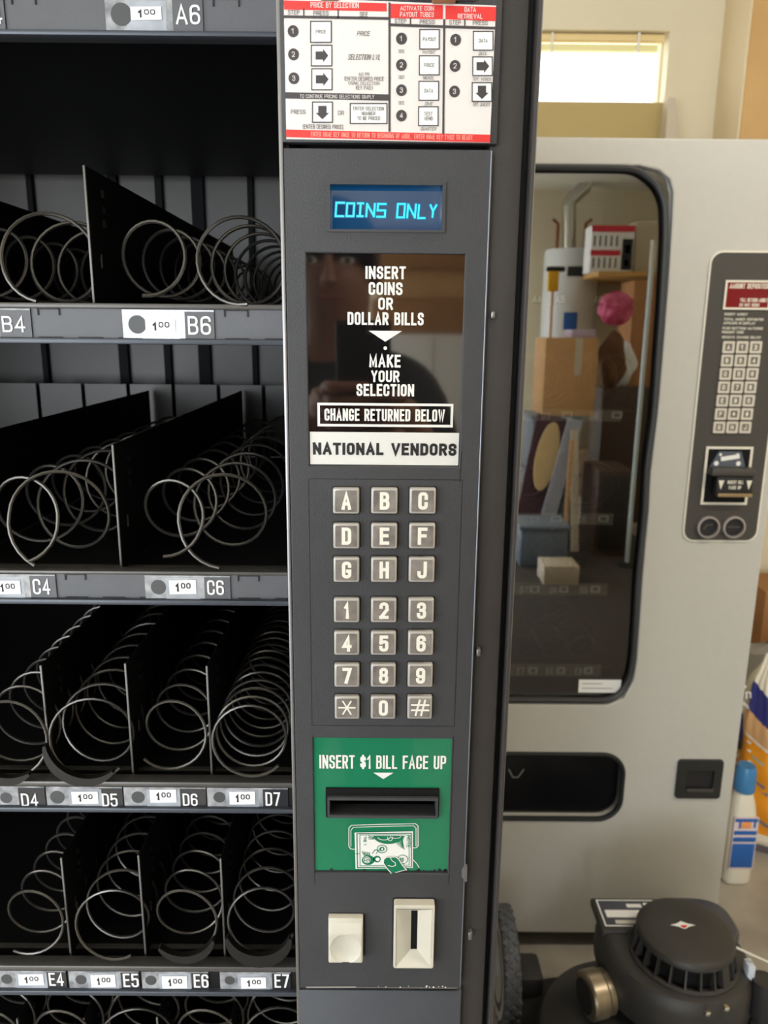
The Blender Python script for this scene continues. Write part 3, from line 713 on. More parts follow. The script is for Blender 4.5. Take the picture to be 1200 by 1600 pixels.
for (n, *_r) in TR:
    za, zs0, zs1, zl = zz[n]
    b = MB()
    b.box(XL + 0.03, xt1, YS - 0.001, YS + 0.012, zs0, za, M['rail'], 0.0012)
    b.box(XL + 0.03, xt1, YS + 0.001, YS + 0.006, zs1, zs0, M['strip'] if n in 'ABC' else M['blackmetal'])
    b.box(XL + 0.03, xt1, YS - 0.004, YS + 0.012, zl, zs1, M['lip'], 0.001)
    zf = za - 0.004                          # floor
    drop = 0.006 if n in 'BA' else 0.012
    b.box(XL + 0.03, xt1, YS + 0.03, YB, zf - 0.004, zf - 0.001, M['blackmetal'])
    b.box(XL + 0.03, xt1, YS + 0.027, YS + 0.031, zf - drop - 0.004, zf - 0.002, M['blackmetal']); b.box(XL + 0.03, xt1, YS + 0.0265, YS + 0.031, zf - 0.002, zf - 0.0004, M['step_highlight'])
    b.box(XL + 0.03, xt1, YS + 0.012, YS + 0.03, zf - drop - 0.003, zf - drop, M['blackmetal'])
    b.box(XL + 0.03, xt1, YB - 0.002, YB, zf, zf + 0.022, M['black'])
    if n == 'C':                             # row of rear motor plates behind the third tray
        for i in range(-2, 9):
            x0 = at(30 + 70 * i - 34, 620, YB)[0]; x1 = at(30 + 70 * i + 30, 620, YB)[0]
            if x0 > XL + 0.03: b.box(x0, min(x1, xt1), YB - 0.006, YB - 0.003, Z(YB, (220, 690)), Z(YB, (220, 600)), M['greymetal'])
    for (px0, px1) in {'A': ((18, 55), (333, 373)), 'B': ((60, 93), (351, 387)), 'C': ((102, 133), (372, 404))}.get(n, ()):
        for px in (px0, px1):
            x = at(px, 500, YS)[0] if n == 'B' else at(px, {'A': 5, 'C': 905}[n], YS)[0]
            b.box(x - 0.0005, x + 0.0005, YS, YS + 0.002, zs0 - 0.005, zs0, M['ink'])
        x0 = at(px0, {'A': 5, 'B': 500, 'C': 905}[n], YS)[0]; x1 = at(px1, {'A': 5, 'B': 500, 'C': 905}[n], YS)[0]
        b.box(x0, x1, YS, YS + 0.002, zs0 - 0.0008, zs0, M['ink'])
        for k in range(-2, 3):
            b.box((x0 + x1) / 2 + k * 0.03 - 0.009, (x0 + x1) / 2 + k * 0.03 + 0.009, YS, YS + 0.002, zs1, zs1 + 0.0009, M['ink'])
    TOBJ[n] = b.build('product_tray', VM)

def divider(n, px, ytop):
    za = zz[n][0]; yd_ = YS + 0.014
    x = at(px, {'B': 400, 'C': 800, 'D': 1130, 'E': 1420, 'F': 1590, 'A': 20}[n], yd_)[0]; zt = Z(yd_, (px, ytop)) if ytop else za + 0.075
    b = MB()
    b.box(x - 0.0007, x + 0.0007, yd_ + 0.002, YB - 0.02, za - 0.004, zt, M['black'])
    b.box(x - 0.0009, x + 0.0009, yd_, yd_ + 0.002, za - 0.006, zt, M['divider_edge'], 0.0004)
    for dz in (0.012, 0.024, 0.034): b.box(x + 0.0007, x + 0.003, yd_ + 0.03, yd_ + 0.034, zt - dz - 0.006, zt - dz, M['blackmetal'])
    h = za + (zt - za) * 0.28; b.box(x + 0.0007, x + 0.0016, yd_ + 0.02, yd_ + 0.022, h, h + 0.010, M['divider_edge'])
    b.build('divider', TOBJ[n])
for a in (('B', 141, 258), ('C', 183, 695), ('D', 72, 1040), ('D', 202, 1037), ('D', 327, 1041), ('E', 103, 1341), ('E', 222, 1337), ('E', 348, 1342), ('F', 26, 1592), ('F', 130, 1592), ('F', 245, 1590), ('F', 360, 1594), ('A', -60, None), ('B', -149, 258), ('C', -89, 695), ('A', 140, None)):
    divider(*a)

def spiral(n, cx, cy, rpx, pitch, a0, ccw, yfr=0.592, clip=0, length=0.50, r_end=1.06):
    """wire spiral seen from the front: centre and radius of its first turn in pixels, turn pitch, angle of the free end"""
    x, z = at(cx, cy, yfr); x2 = at(cx + rpx, cy, yfr)[0]; r = x2 - x
    turns = length / pitch; N = int(turns * 30); sg = 1 if ccw else -1
    pts = []
    for i in range(N + 1):
        t = i / 30.0; a = radians(a0) + sg * 2 * pi * t
        rr = r * (1 + (r_end - 1) * max(0, 1 - t * 5))
        y = yfr + pitch * max(0, t - 0.12 * (1 - math.exp(-t * 4)))
        pts.append((x + rr * cos(a), y, z + rr * sin(a)))
    b = MB(); b.tube(pts, 0.00155 if n in 'BC' else 0.0014, M['wire'], n=7)
    b.tube([(x, yfr + length, z - r), (x, YB - 0.004, z - r * 0.2), (x, YB - 0.004, z + r * 0.3)], 0.0016, M['wire_dark'], n=6)
    o = b.build('spiral', TOBJ[n])
    if clip:                                 # flat crescent pusher clipped to the first turn
        c0, c1, th = clip
        outer = []; inner = []
        for k in range(25):
            u = k / 24; a = radians(c0 + (c1 - c0) * u); d = th * sin(pi * u) ** 0.8
            outer.append((x + (r + 0.0012 + d * 0.75) * cos(a), z + (r + 0.0012 + d * 0.75) * sin(a))); inner.append((x + (r - 0.001 - d * 0.2) * cos(a), z + (r - 0.001 - d * 0.2) * sin(a)))
        b = MB(); b.prism(outer + inner[::-1], yfr - 0.003, yfr + 0.0035, M['wire_dark']); b.build('pusher_clip', TOBJ[n])
SP = [
 ('B', 61, 398, 67, .053, -98, 0), ('B', -72, 400, 58, .053, -80, 1), ('B', 227, 400, 57, .051, -98, 1), ('B', 370, 403, 67, .052, -78, 0),
 ('C', 78, 812, 70, .056, -112, 0), ('C', 24, 812, 60, .056, -78, 1), ('C', 260, 811, 53, .054, -98, 1), ('C', 340, 814, 66, .056, -90, 0),
 ('D', 8, 1163, 60, .029, -125, 1, .588, (-150, -55, .006)), ('D', 133, 1162, 62, .029, -38, 0, .588, (-178, -48, .0065)), ('D', 267, 1157, 51, .032, -144, 1), ('D', 387, 1162, 57, .0165, -38, 0),
 ('E', 46, 1450, 48, .0275, -125, 1), ('E', 168, 1454, 54, .0275, -53, 0), ('E', 286, 1452, 50, .0275, -137, 1, .588, (-140, -20, .006)), ('E', 404, 1452, 51, .0275, -8, 0, .588, (-165, -15, .0105)),
 ('F', 92, 1640, 50, .0275, -125, 1), ('F', 205, 1640, 54, .0275, -53, 0), ('F', 320, 1640, 50, .0275, -137, 1), ('F', 428, 1640, 51, .0275, -10, 0), ('F', -20, 1640, 50, .0275, -125, 1),
]
for a in SP: spiral(*a, **({'r_end': 1.16} if a[0] == 'C' else {}))

# tray labels: clear tape, dark disc, selection code, price sticker
def tray_label(n, code, tape, disc, stick, txt, dark=False):
    b = MB(); y = YS - 0.0004
    zlo, zhi = zz[n][2] + 0.0003, zz[n][1] - 0.0003
    t = rect(*tape, YS); t = (t[0], min(t[1], xt1 - 0.001), zlo, zhi)
    xs_ = rect(*txt, YS)[0] - 0.0022
    b.rf(t, y, M['tape_dark'] if dark else M['strip'])
    b.rf((t[0], xs_, zlo, zhi), y - 0.0001, M['tape'])
    b.rf((xs_, t[1], zhi - 0.0012, zhi), y - 0.0001, M['tape'])
    if stick:                                # strip of clear tape over the price
        q = rect(*stick, YS); b.rf((q[0] - 0.003, min(q[1] + 0.003, t[1]), zlo - 0.0012, zhi - 0.002), y - 0.0002, M['tape_clear'])
    if disc:
        p = at(disc[0], disc[1], YS); b.disc(p[0], p[1], disc[2] / 1202 * YS * 1.03 * 1.02, y - 0.0003, M['disc'])
    if txt: b.text(code, rect(*txt, YS), y - 0.0005, M['white_ink'], -0.004)
    o = b.build('selection_label', TOBJ[n])
    if stick:
        b = MB(); s = rect(*stick, YS); rot = random.uniform(-0.05, 0.05)
        b.prism([(s[0], s[2]), (s[1], s[2] + 0.0006), (s[1], s[3] + 0.0004), (s[0], s[3])], y - 0.0009, y - 0.0006, M['white_paper'])
        w_ = s[1] - s[0]; h_ = s[3] - s[2]
        b.text('1', (s[0] + w_ * .24, s[0] + w_ * .36, s[2] + h_ * .2, s[2] + h_ * .78), y - 0.001, M['ink'], 0.05)
        b.text('00', (s[0] + w_ * .44, s[0] + w_ * .80, s[2] + h_ * .42, s[2] + h_ * .82), y - 0.001, M['ink'], 0.03)
        b.build('price_sticker', TOBJ[n])
for a in (
 ('A', 'A6', (165, 0, 317, 48), (190, 23, 14), (205, 12, 253, 33), (275, 8, 313, 39)), ('A', 'A4', (-110, 10, 8, 48), None, None, (-30, 12, 4, 38)),
 ('B', 'B4', (-90, 482, 49, 528), None, (-60, 498, -14, 520), (4, 494, 40, 519)), ('B', 'B6', (192, 483, 335, 530), (215, 507, 13), (228, 499, 275, 521), (294, 494, 330, 523)),
 ('C', 'C4', (-50, 898, 88, 936), (-22, 917, 11), (-8, 907, 33, 928), (52, 904, 79, 928)), ('C', 'C6', (227, 898, 360, 936), (248, 917, 12), (265, 906, 307, 928), (324, 906, 350, 929)),
 ('D', 'D4', (-50, 1229, 71, 1260), (10, 1246, 10), None, (34, 1239, 60, 1259), True), ('D', 'D5', (73, 1229, 192, 1260), (90, 1245, 12), (113, 1236, 154, 1255), (160, 1239, 184, 1259), True),
 ('D', 'D6', (194, 1229, 322, 1260), (216, 1245, 11), (235, 1233, 276, 1253), (286, 1239, 309, 1258), True), ('D', 'D7', (324, 1229, 450, 1260), (343, 1245, 10), (359, 1236, 399, 1256), (415, 1237, 438, 1258), True),
 ('E', 'E4', (-6, 1517, 104, 1543), (11, 1529, 10), (30, 1521, 69, 1538), (77, 1519, 100, 1539), True), ('E', 'E5', (108, 1517, 218, 1543), (127, 1530, 10), (143, 1522, 181, 1541), (193, 1520, 217, 1541), True),
 ('E', 'E6', (222, 1517, 326, 1543), (236, 1531, 10), (254, 1524, 293, 1543), (303, 1521, 326, 1542), True), ('E', 'E7', (344, 1517, 454, 1543), (359, 1531, 9), (377, 1526, 416, 1543), (429, 1521, 452, 1542), True)):
    tray_label(*a)

# ------------------------------------------------------------------ the putty grey vending machine behind
Y2 = 1.58
xr2 = X(Y2, (1178, 960), (1123, 1417)); xl2 = xr2 - 0.96
z2t = Z(Y2, (840, 213), (1190, 217)); z2b = Z(Y2, (800, 1457), (930, 1458))
VG = root('vending_machine', ((xl2 + xr2) / 2, Y2 + 0.42, 0), 'putty grey vending machine with rounded glass window, standing behind the lawn mower', 'vending machine')
sv = M['silver']
opx = [(1000, 259), (1030, 266), (1047, 280), (1052, 300), (1050, 345), (1045, 430), (1038, 520), (1033, 580), (1028, 640), (1022, 690), (1016, 740), (1013, 800), (1008, 850), (1003, 910), (999, 970), (995, 1030), (990, 1062), (974, 1092), (950, 1101)]
owin = [at(p[0], p[1], Y2) for p in opx]; ztw, zbw = owin[0][1], owin[-1][1]; xlw = xl2 + 0.09
owin = [(xlw, zbw), (xlw, ztw)] + owin
dl = rect(700, 1178, 971, 1279, Y2); dl = (xl2 + 0.12, at(972, 1230, Y2)[0], dl[2], dl[3])
odel = rrect(dl[0], dl[1], dl[2], dl[3], 0.052, 8)
cr = rect(1056, 1186, 1127, 1246, Y2); ocr = rrect(cr[0], cr[1], cr[2], cr[3], 0.008, 4)
b = MB()
b.plate([(xl2, z2b), (xr2, z2b), (xr2, z2t), (xl2, z2t)], [owin, odel], Y2, Y2 + 0.05, sv, 0.004)
b.box(xl2 + 0.004, xl2 + 0.02, Y2 + 0.05, Y2 + 0.86, z2b, z2t - 0.002, sv); b.box(xr2 - 0.02, xr2 - 0.004, Y2 + 0.05, Y2 + 0.86, z2b, z2t - 0.002, sv)
b.box(xl2 + 0.004, xr2 - 0.004, Y2 + 0.05, Y2 + 0.86, z2t - 0.02, z2t - 0.002, sv); b.box(xl2 + 0.004, xr2 - 0.004, Y2 + 0.84, Y2 + 0.86, z2b, z2t - 0.002, sv)
b.box(xl2 + 0.004, xr2 - 0.004, Y2 + 0.03, Y2 + 0.86, z2b - 0.012, z2b + 0.004, M['silver_dark'])
for sx in (xl2 + 0.08, xr2 - 0.16):
    for sy in (Y2 + 0.16, Y2 + 0.78): b.lathe([(0.025, 0), (0.025, 0.01), (0.012, 0.014), (0.012, z2b)], (sx, sy, 0), M['chrome'], n=16)
b.build('cabinet', VG)
gpx = [(1000, 267), (1025, 285), (1039, 312), (1041, 350), (1039, 405), (1034, 487), (1028, 570), (1025, 625), (1019, 677), (1011, 730), (1009, 790), (1003, 850), (997, 910), (994, 970), (990, 1030), (985, 1060), (971, 1084), (950, 1095)]
gp = [at(p[0], p[1], Y2) for p in gpx]
gp = [(xlw + 0.012, gp[-1][1]), (xlw + 0.012, at(985, 263, Y2)[1]), at(960, 262, Y2), at(985, 263, Y2)] + gp
gp = _round(gp, True, 0.03)
b = MB(); b.tube([(p[0], Y2 + 0.002, p[1]) for p in gp], 0.0066, mat('window_gasket_rubber', S(52, 52, 54), 0.4), n=8, closed=True); b.build('window_gasket', VG)
YG = Y2 + 0.012
b = MB(); b.plate([(p[0], p[1]) for p in owin], [], YG, YG + 0.004, M['glass']); b.build('window_glass', VG)
s_ = rect(904, 1062, 970, 1082, YG)
b = MB(); b.prism(rc(s_), YG - 0.001, YG - 0.0004, M['white_paper'])
for k, wd in ((0.70, 0.55), (0.34, 0.8)):
    zc_ = s_[2] + (s_[3] - s_[2]) * k; b.line([(s_[0] + 0.008, zc_), (s_[0] + (s_[1] - s_[0]) * wd, zc_)], 0.0016, YG - 0.0012, M['silver_dark'])
b.build('notice_sticker', VG)
b = MB(); i2 = M['inner2']; yi0, yi1 = Y2 + 0.052, Y2 + 0.62
ix0, ix1, iz0, iz1 = xl2 + 0.03, at(1046, 400, Y2)[0] + 0.03, zbw - 0.02, ztw + 0.02
b.box(ix0, ix1, yi1, yi1 + 0.01, iz0, iz1, i2); b.box(ix0 - 0.01, ix0, yi0, yi1, iz0, iz1, i2); b.box(ix1, ix1 + 0.01, yi0, yi1, iz0, iz1, i2)
b.box(ix0, ix1, yi0, yi1, iz0 - 0.01, iz0, i2); b.box(ix0, ix1, yi0, yi1, iz1, iz1 + 0.01, i2)
b.build('inner_compartment', VG)
YT = Y2 + 0.030
tr2 = {'A': (467, [('A4', 832, 846, 0, 0), ('A5', 868, 882, 0, 0), ('A6', 928, 942, 0, 0)]), 'B': (649, [('B5', 846, 860, 877, 895), ('B6', 921, 935, 955, 972)]),
       'C': (811, [('C5', 829, 843, 860, 878), ('C6', 902, 916, 934, 951)]), 'D': (921, [('D7', 812, 825, 827, 843), ('D8', 859, 870, 873, 888), ('D9', 906, 918, 922, 938)]),
       'E': (1048, [('E7', 808, 819, 825, 840), ('E8', 853, 864, 869, 883), ('E9', 898, 909, 912, 926)])}
for n, (py, labs) in tr2.items():
    b = MB(); r = rect(830, py - 9, 930, py + 9, YT)
    b.box(ix0 + 0.01, ix1 - 0.09, YT, YT + 0.004, r[2], r[3], M['tray2'] if n != 'A' else i2); b.box(ix0 + 0.01, ix1 - 0.05, YT + 0.004, yi1 - 0.04, r[3] - 0.006, r[3] - 0.004, i2)
    t2 = b.build('product_tray', VG)
    for (cd, x0, x1, s0, s1) in labs:
        b = MB(); q = rect(x0, py - 5, x1, py + 6, YT); b.text(cd, q, YT - 0.001, M['white_ink'], 0.02)
        b.build('selection_label', t2)
        if s0:
            b = MB(); q = rect(s0, py - 6, s1, py + 5, YT); b.rf(q, YT - 0.0012, M['white_paper']); b.text('100', (q[0] + 0.006, q[1] - 0.006, q[2] + 0.004, q[3] - 0.004), YT - 0.0016, M['ink'], 0.02)
            b.build('price_sticker', t2)
    for px in {'B': (860, 960), 'C': (850, 925), 'D': (840, 880, 928), 'E': (825, 868, 912)}.get(n, ()):
        x, z = at(px, py - 9, YT + 0.01); r_ = 0.052 if n in 'BC' else 0.03
        N = 30 * 7; pts = [(x + r_ * cos(0.21 * i), YT + 0.006 + 0.045 * i / 30, z + r_ + 0.006 + r_ * sin(0.21 * i)) for i in range(N)]
        b = MB(); b.tube(pts, 0.002, M['wire'], n=5); b.build('spiral', t2)
# delivery door
b = MB(); b.tube([(p[0], Y2 + 0.001, p[1]) for p in odel], 0.006, M['groove'], n=8, closed=True)
b.plate(rrect(dl[0] + 0.004, dl[1] - 0.004, dl[2] + 0.004, dl[3] - 0.004, 0.048, 8), [], Y2 + 0.02, Y2 + 0.03, mat('black_flap', S(15, 15, 18), 0.25), 0.002)
q = rect(797, 1210, 812, 1222, Y2); b.line([(q[0], q[3]), (q[0] + 0.01, q[2]), (q[1], q[2]), (q[1] + 0.012, q[3])], 0.003, Y2 + 0.0195, M['silver_dark'])
b.build('delivery_door', VG)
b = MB(); b.plate(ocr, [rc(rect(1071, 1203, 1113, 1232, Y2))], Y2 - 0.006, Y2 + 0.004, mat('black_cup', S(34, 36, 34), 0.45), 0.0015)
q = rect(1069, 1201, 1115, 1235, Y2); b.rf(q, Y2 - 0.0003, M['ink']); q2 = rect(1071, 1230, 1113, 1235, Y2); b.box(q2[0], q2[1], Y2 - 0.008, Y2 - 0.0045, q2[2], q2[3], M['panel2'], 0.001)
b.build('coin_return', VG)
# control panel
cx0 = X(Y2, (1111, 410), (1069, 830)); cx1 = X(Y2, (1180, 832), (1199, 680)); cz0, cz1 = Z(Y2, (1120, 843)), Z(Y2, (1150, 395))
b = MB(); b.plate(rrect(cx0 - 0.004, cx1 + 0.004, cz0 - 0.004, cz1 + 0.004, 0.024, 6), [], Y2 - 0.003, Y2 + 0.002, M['panel2_line'])
b.plate(rrect(cx0, cx1, cz0, cz1, 0.021, 6), [], Y2 - 0.0045, Y2 + 0.001, M['panel2'])
yp = Y2 - 0.0047; wp = M['panel2_line']
def l2(s, x0, y0, x1, y1, bd=0.02): b.text(s, rect(x0, y0, x1, y1, yp), yp - 0.0004, wp, bd)
l2('INSERT MONEY', 1132, 489, 1168, 493); l2('TOTAL MONEY DEPOSITED', 1131, 497, 1193, 501); l2('APPEARS IN DISPLAY', 1130, 503, 1180, 507)
l2('PUSH BUTTONS MATCHING', 1129, 511, 1192, 515); l2('PRODUCT CODE', 1128, 517, 1162, 521); l2('RECEIVE CHANGE BELOW', 1128, 525, 1189, 529)
CP2 = b.build('control_panel', VG)
b = MB(); q = rect(1131, 438, 1204, 484, yp); b.ring(rc(q), rc(grow(q, -0.004)), yp - 0.003, yp, wp); qi = grow(q, -0.004); b.rf(qi, yp - 0.0006, M['red_lit'])
b.text('AMOUNT DEPOSITED', rect(1140, 443, 1200, 451, yp), yp - 0.001, wp, 0.03); b.text('WILL RETURN MONEY', rect(1156, 466, 1199, 472, yp), yp - 0.001, wp, 0.02); b.text('DO NOT BEND', rect(1155, 474, 1186, 479, yp), yp - 0.001, wp, 0.02)
b.build('display', CP2)
k2 = ['A12', 'B34', 'C56', 'D78', 'E90', 'F*#', 'GHJ']
gk = mat('key_grey', S(112, 106, 98), 0.45)
for i, row in enumerate(k2):
    t = i / 6
    for j, c in enumerate(row):
        px = (1137.3 + 21.2 * j) * (1 - t) + (1122.5 + 20.4 * j) * t; py = 542.5 + 125 * t
        x, z = at(px, py, yp); r = 0.0118
        b = MB(); b.ring(rrect(x - r, x + r, z - r, z + r, 0.002, 3), rrect(x - r + 0.0048, x + r - 0.0048, z - r + 0.0048, z + r - 0.0048, 0.001, 3), yp - 0.004, yp, mat('key_frame', S(206, 198, 184), 0.4) if 'key_frame' not in bpy.data.materials else bpy.data.materials['key_frame'])
        b.box(x - r + 0.004, x + r - 0.004, yp - 0.003, yp, z - r + 0.004, z + r - 0.004, gk); b.text(c, (x - 0.003, x + 0.003, z - 0.0045, z + 0.0045), yp - 0.0034, wp, 0.04)
        b.build('key', CP2)
b = MB(); fr = [at(*p, yp) for p in ((1093.5, 788), (1166.5, 788), (1176, 698), (1103, 698))]
x0, x1 = (fr[0][0] + fr[3][0]) / 2, (fr[1][0] + fr[2][0]) / 2; fr = (x0, x1, fr[0][1], fr[2][1])
b.ring(rc(fr), rc(grow(fr, -0.005)), yp - 0.003, yp, wp); b.rf(grow(fr, -0.005), yp - 0.0005, M['black'])
W_, H_ = fr[1] - fr[0], fr[3] - fr[2]
def fz(u, v): return (fr[0] + u * W_, fr[2] + v * H_)
b.prism([fz(.10, .66), fz(.86, .66), fz(.74, .92), fz(.26, .92)], yp - 0.006, yp, mat('blue_grey_plate', S(86, 92, 102), 0.35))
for u, v, r in ((.23, .72, .005), (.70, .72, .005), (.30, .87, .003), (.66, .87, .003)): p = fz(u, v); b.disc(p[0], p[1], r, yp - 0.0065, M['white_ink'], 14)
b.line([fz(.36, .80), fz(.44, .81), fz(.66, .84)], 0.009, yp - 0.007, M['white_ink'])
p0, p1 = fz(.06, .53), fz(1.0, .66); b.box(p0[0], p1[0], yp - 0.030, yp, p0[1], p1[1], M['panel2'], 0.004)
p0, p1 = fz(.20, .18), fz(.97, .53); b.box(p0[0], p1[0], yp - 0.026, yp, p0[1], p1[1], M['ink'], 0.003)
p0, p1 = fz(.20, .18), fz(.97, .24); b.box(p0[0] + 0.004, p1[0] - 0.001, yp - 0.030, yp - 0.025, p0[1], p1[1], M['tan'], 0.001)
yq = yp - 0.0265
for u in (.29, .88): b.poly([(fz(u - .06, .46)[0], yq, fz(u, .46)[1]), (fz(u, .30)[0], yq, fz(u, .30)[1]), (fz(u + .06, .46)[0], yq, fz(u, .46)[1])], wp)
p0, p1 = fz(.42, .40), fz(.76, .46); b.text('INSERT BILL', (p0[0], p1[0], p0[1], p1[1]), yq, wp, 0.02)
p0, p1 = fz(.46, .31), fz(.72, .37); b.text('FACE UP', (p0[0], p1[0], p0[1], p1[1]), yq, wp, 0.02)
b.build('bill_acceptor', CP2)
for px in (1105.5, 1145.3):
    x, z = at(px, 823, yp); b = MB(); R_ = 0.0238
    b.lathe([(R_, 0), (R_, 0.008), (R_ - 0.004, 0.009), (R_ - 0.0045, 0.004), (R_ - 0.006, -0.03), (0, -0.034)], (x, yp + 0.0005, z), mat('grey_ring', S(150, 142, 136), 0.4) if 'grey_ring' not in bpy.data.materials else bpy.data.materials['grey_ring'], 'Y', 36)
    b.lathe([(R_ - 0.0052, 0.0035), (0, 0.0033)], (x, yp + 0.0005, z), M['ink'], 'Y', 30)
    b.line([(x - 0.008, z - 0.004), (x - 0.004, z + 0.004), (x + 0.008, z + 0.006)] if px < 1120 else [(x - 0.012, z), (x + 0.012, z)], 0.004, yp - 0.0034, M['panel2'])
    b.build('coin_cup', CP2)

# ------------------------------------------------------------------ behind the machines
b = MB(); p0 = at(1168, 100, 2.58)[0]; b.box(p0, p0 + 0.9, 2.58, WY, 1.92, 2.66, mat('tan_wood', S(206, 164, 104), 0.6, noise=0.05, nscale=8), 0.004); b.box(p0 - 0.006, p0 + 0.001, 2.585, WY, 1.92, 2.66, mat('lit_side_beige', S(232, 212, 176), 0.6), 0.001)  # thin side board in paler beige paints the cabinet's lit side face
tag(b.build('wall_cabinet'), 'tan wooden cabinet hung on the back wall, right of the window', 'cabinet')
b = MB(); zb_ = Z(WY + 0.02, (930, 160)); x1 = X(WY + 0.02, (1034, 190)); b.box(wr[0] + 0.001, x1, WY + 0.012, WY + 0.022, wr[2], zb_, M['board_tan'], 0.001)
tag(b.build('board'), 'olive tan board standing in the lower part of the bright window', 'board')
pa = [at(1044, 153, 2.74), at(1054, 153, 2.74), at(1061, 212, 2.74), at(1044, 212, 2.74)]
b = MB(); b.prism([(pa[0][0], 0), (pa[2][0] + 0.2 * 0, 0), (pa[2][0], pa[2][1]), (pa[1][0], pa[1][1]), (pa[0][0], pa[0][1])], 2.735, 2.775, M['taupe'])
tag(b.build('plank'), 'taupe plank standing on end against the wall beside the window', 'plank')

# white bottle with blue cap beside the grey machine
bx = at(1144, 1372, 1.86)[0]; by = 1.86
B_ = root('detergent_bottle', (bx, by, 0), 'white plastic jug with a blue cap and blue label, beside the orange sack', 'bottle')
wpl = mat('white_hdpe', S(226, 220, 204), 0.4)
zt_ = Z(by, (1155, 1232)); zc_ = Z(by, (1155, 1195)); rB = 0.038
zsh = Z(by, (1155, 1272))
b = MB()
def sq(cx, cy, z, rx, ry, n=28, p=4.0):
    out = []
    for k in range(n):
        a = 2 * pi * k / n; c, s = cos(a), sin(a); q = (abs(c) ** p + abs(s) ** p) ** (-1 / p); out.append((cx + rx * q * c, cy + ry * q * s, z))
    return out
def loft(b, secs, m, cap=True, smooth=True):
    n = len(secs[0]); vs = [v for s in secs for v in s]; fs = []
    for i in range(len(secs) - 1):
        for k in range(n):
            l = (k + 1) % n; fs.append([i * n + k, i * n + l, (i + 1) * n + l, (i + 1) * n + k])
    if cap: fs.append(list(range(n - 1, -1, -1))); fs.append([(len(secs) - 1) * n + k for k in range(n)])
    b.add(vs, fs, m, smooth)
hB = zsh
loft(b, [sq(bx, by, z, rx, ry, p=pw) for z, rx, ry, pw in ((0, .032, .028, 4), (.006, .036, .034, 4), (.015, .038, .036, 4), (hB * .5, .038, .036, 4), (hB * .93, .038, .036, 4), (hB * .97, .0365, .034, 4), (hB, .0365, .034, 3.5), (hB + (zt_ - hB) * .5, .032, .029, 2.6), (zt_, .022, .022, 2), (zt_ + .004, .019, .019, 2))], wpl)
b.build('jug_body', B_)
b = MB(); bl = mat('jug_blue', S(36, 96, 172), 0.4); b.lathe([(.027, zt_ - .002), (.028, zt_), (.028, zt_ + .012), (.027, zc_ - .012), (.022, zc_), (0, zc_)], (bx, by, 0), mat('cap_blue', S(64, 128, 182), 0.35), n=28); b.build('cap', B_)
b = MB()
def lab(z0, z1, m, d, u0=-.033, u1=.033): b.box(bx + u0, bx + u1, by - .0368 - d, by - .030, z0, z1, m, 0.0003)
def bz(y): return Z(by - 0.036, (1150, y))
lab(bz(1358), bz(1278), mat('label_lilac', S(216, 200, 206), 0.4), 0.0)
lab(bz(1355), bz(1318), bl, .0006, -.031, .030); lab(bz(1315), bz(1308), bl, .0006, -.031, .031); lab(bz(1304), bz(1298), bl, .0006, -.031, .031); lab(bz(1284), bz(1279), bl, .0006, -.031, .031)
lab(bz(1294), bz(1284), mat('label_orange', S(240, 160, 96), 0.4), .0006, -.014, .014); lab(bz(1294), bz(1282), bl, .0007, -.02, -.014); lab(bz(1293), bz(1282), bl, .0007, .02, .026)
b.build('label', B_)

# orange feed bag
gx, gy = at(1232, 1240, 2.02)[0], 2.03
zt = Z(1.95, (1190, 1040))
G_ = root('litter_bag', (gx, gy, 0), 'tall orange and white printed sack with a navy band, standing behind the blue-capped jug', 'bag')
bw = mat('sack_white', S(234, 226, 206), 0.5, noise=0.03, nscale=12)
b = MB(); NU, NV = 180, 170
WX, WYb = 0.155, 0.10
def bagpt(u, v):
    a = 2 * pi * u; z = zt * v
    t = 0.90 + 0.10 * sin(pi * min(1, v * 1.1)); 
    if v < 0.08: t *= 0.84 + 2.0 * v
    if v > 0.80: t *= 1 - 0.20 * ((v - 0.80) / 0.2) ** 1.5
    yk = 1.0 if v < 0.7 else 1 - 0.75 * ((v - 0.7) / 0.3) ** 1.4
    c, s = cos(a), sin(a); q = (abs(c) ** 3 + abs(s) ** 3) ** (-1 / 3)
    rip = 0.004 * sin(9 * a + 5 * v) + 0.003 * sin(23 * a + 9 * v) * max(0, v - 0.5) * 2 + 0.003 * sin(31 * v)
    return (gx + (WX + rip) * t * q * c, gy + (WYb + rip) * t * yk * q * s, z)
P_ = {}
b.add([bagpt(i / NU, j / NV) for j in range(NV + 1) for i in range(NU)], [], bw, True)
cols = [('sack_orange', S(240, 156, 34)), ('sack_navy', S(48, 52, 128)), ('sack_peach', S(226, 176, 124)), ('sack_grey', S(120, 112, 122))]
bm_ = [bw] + [mat(n, c, 0.42) for n, c in cols]
for j in range(NV):
    for i in range(NU):
        u, v = (i + .5) / NU, (j + .5) / NV
        x = (0.75 - u) * 4 if u > 0.5 else (u - 0.25) * 4      # -1 .. 1 across a face, 0 at its centre
        xx = -x if u > 0.5 else x
        d = v + 0.16 * xx * 0.7                                  # slanted bands
        k = 0
        if v < 0.06: k = 4
        elif v < 0.12: k = 0
        elif d < 0.505: k = 1
        elif d < 0.52: k = 0
        elif d < 0.625: k = 3
        elif d < 0.765: k = 2
        b.f.append([j * NU + i, j * NU + (i + 1) % NU, (j + 1) * NU + (i + 1) % NU, (j + 1) * NU + i]); b.m.append(b.mi(bm_[k])); b.s.append(True)
b.f.append([NV * NU + i for i in range(NU)]); b.m.append(0); b.s.append(False)
b.build('sack', G_, auto=60)
yb_ = gy - WYb - 0.012
def bpp(px, py): return at(px, py, yb_)
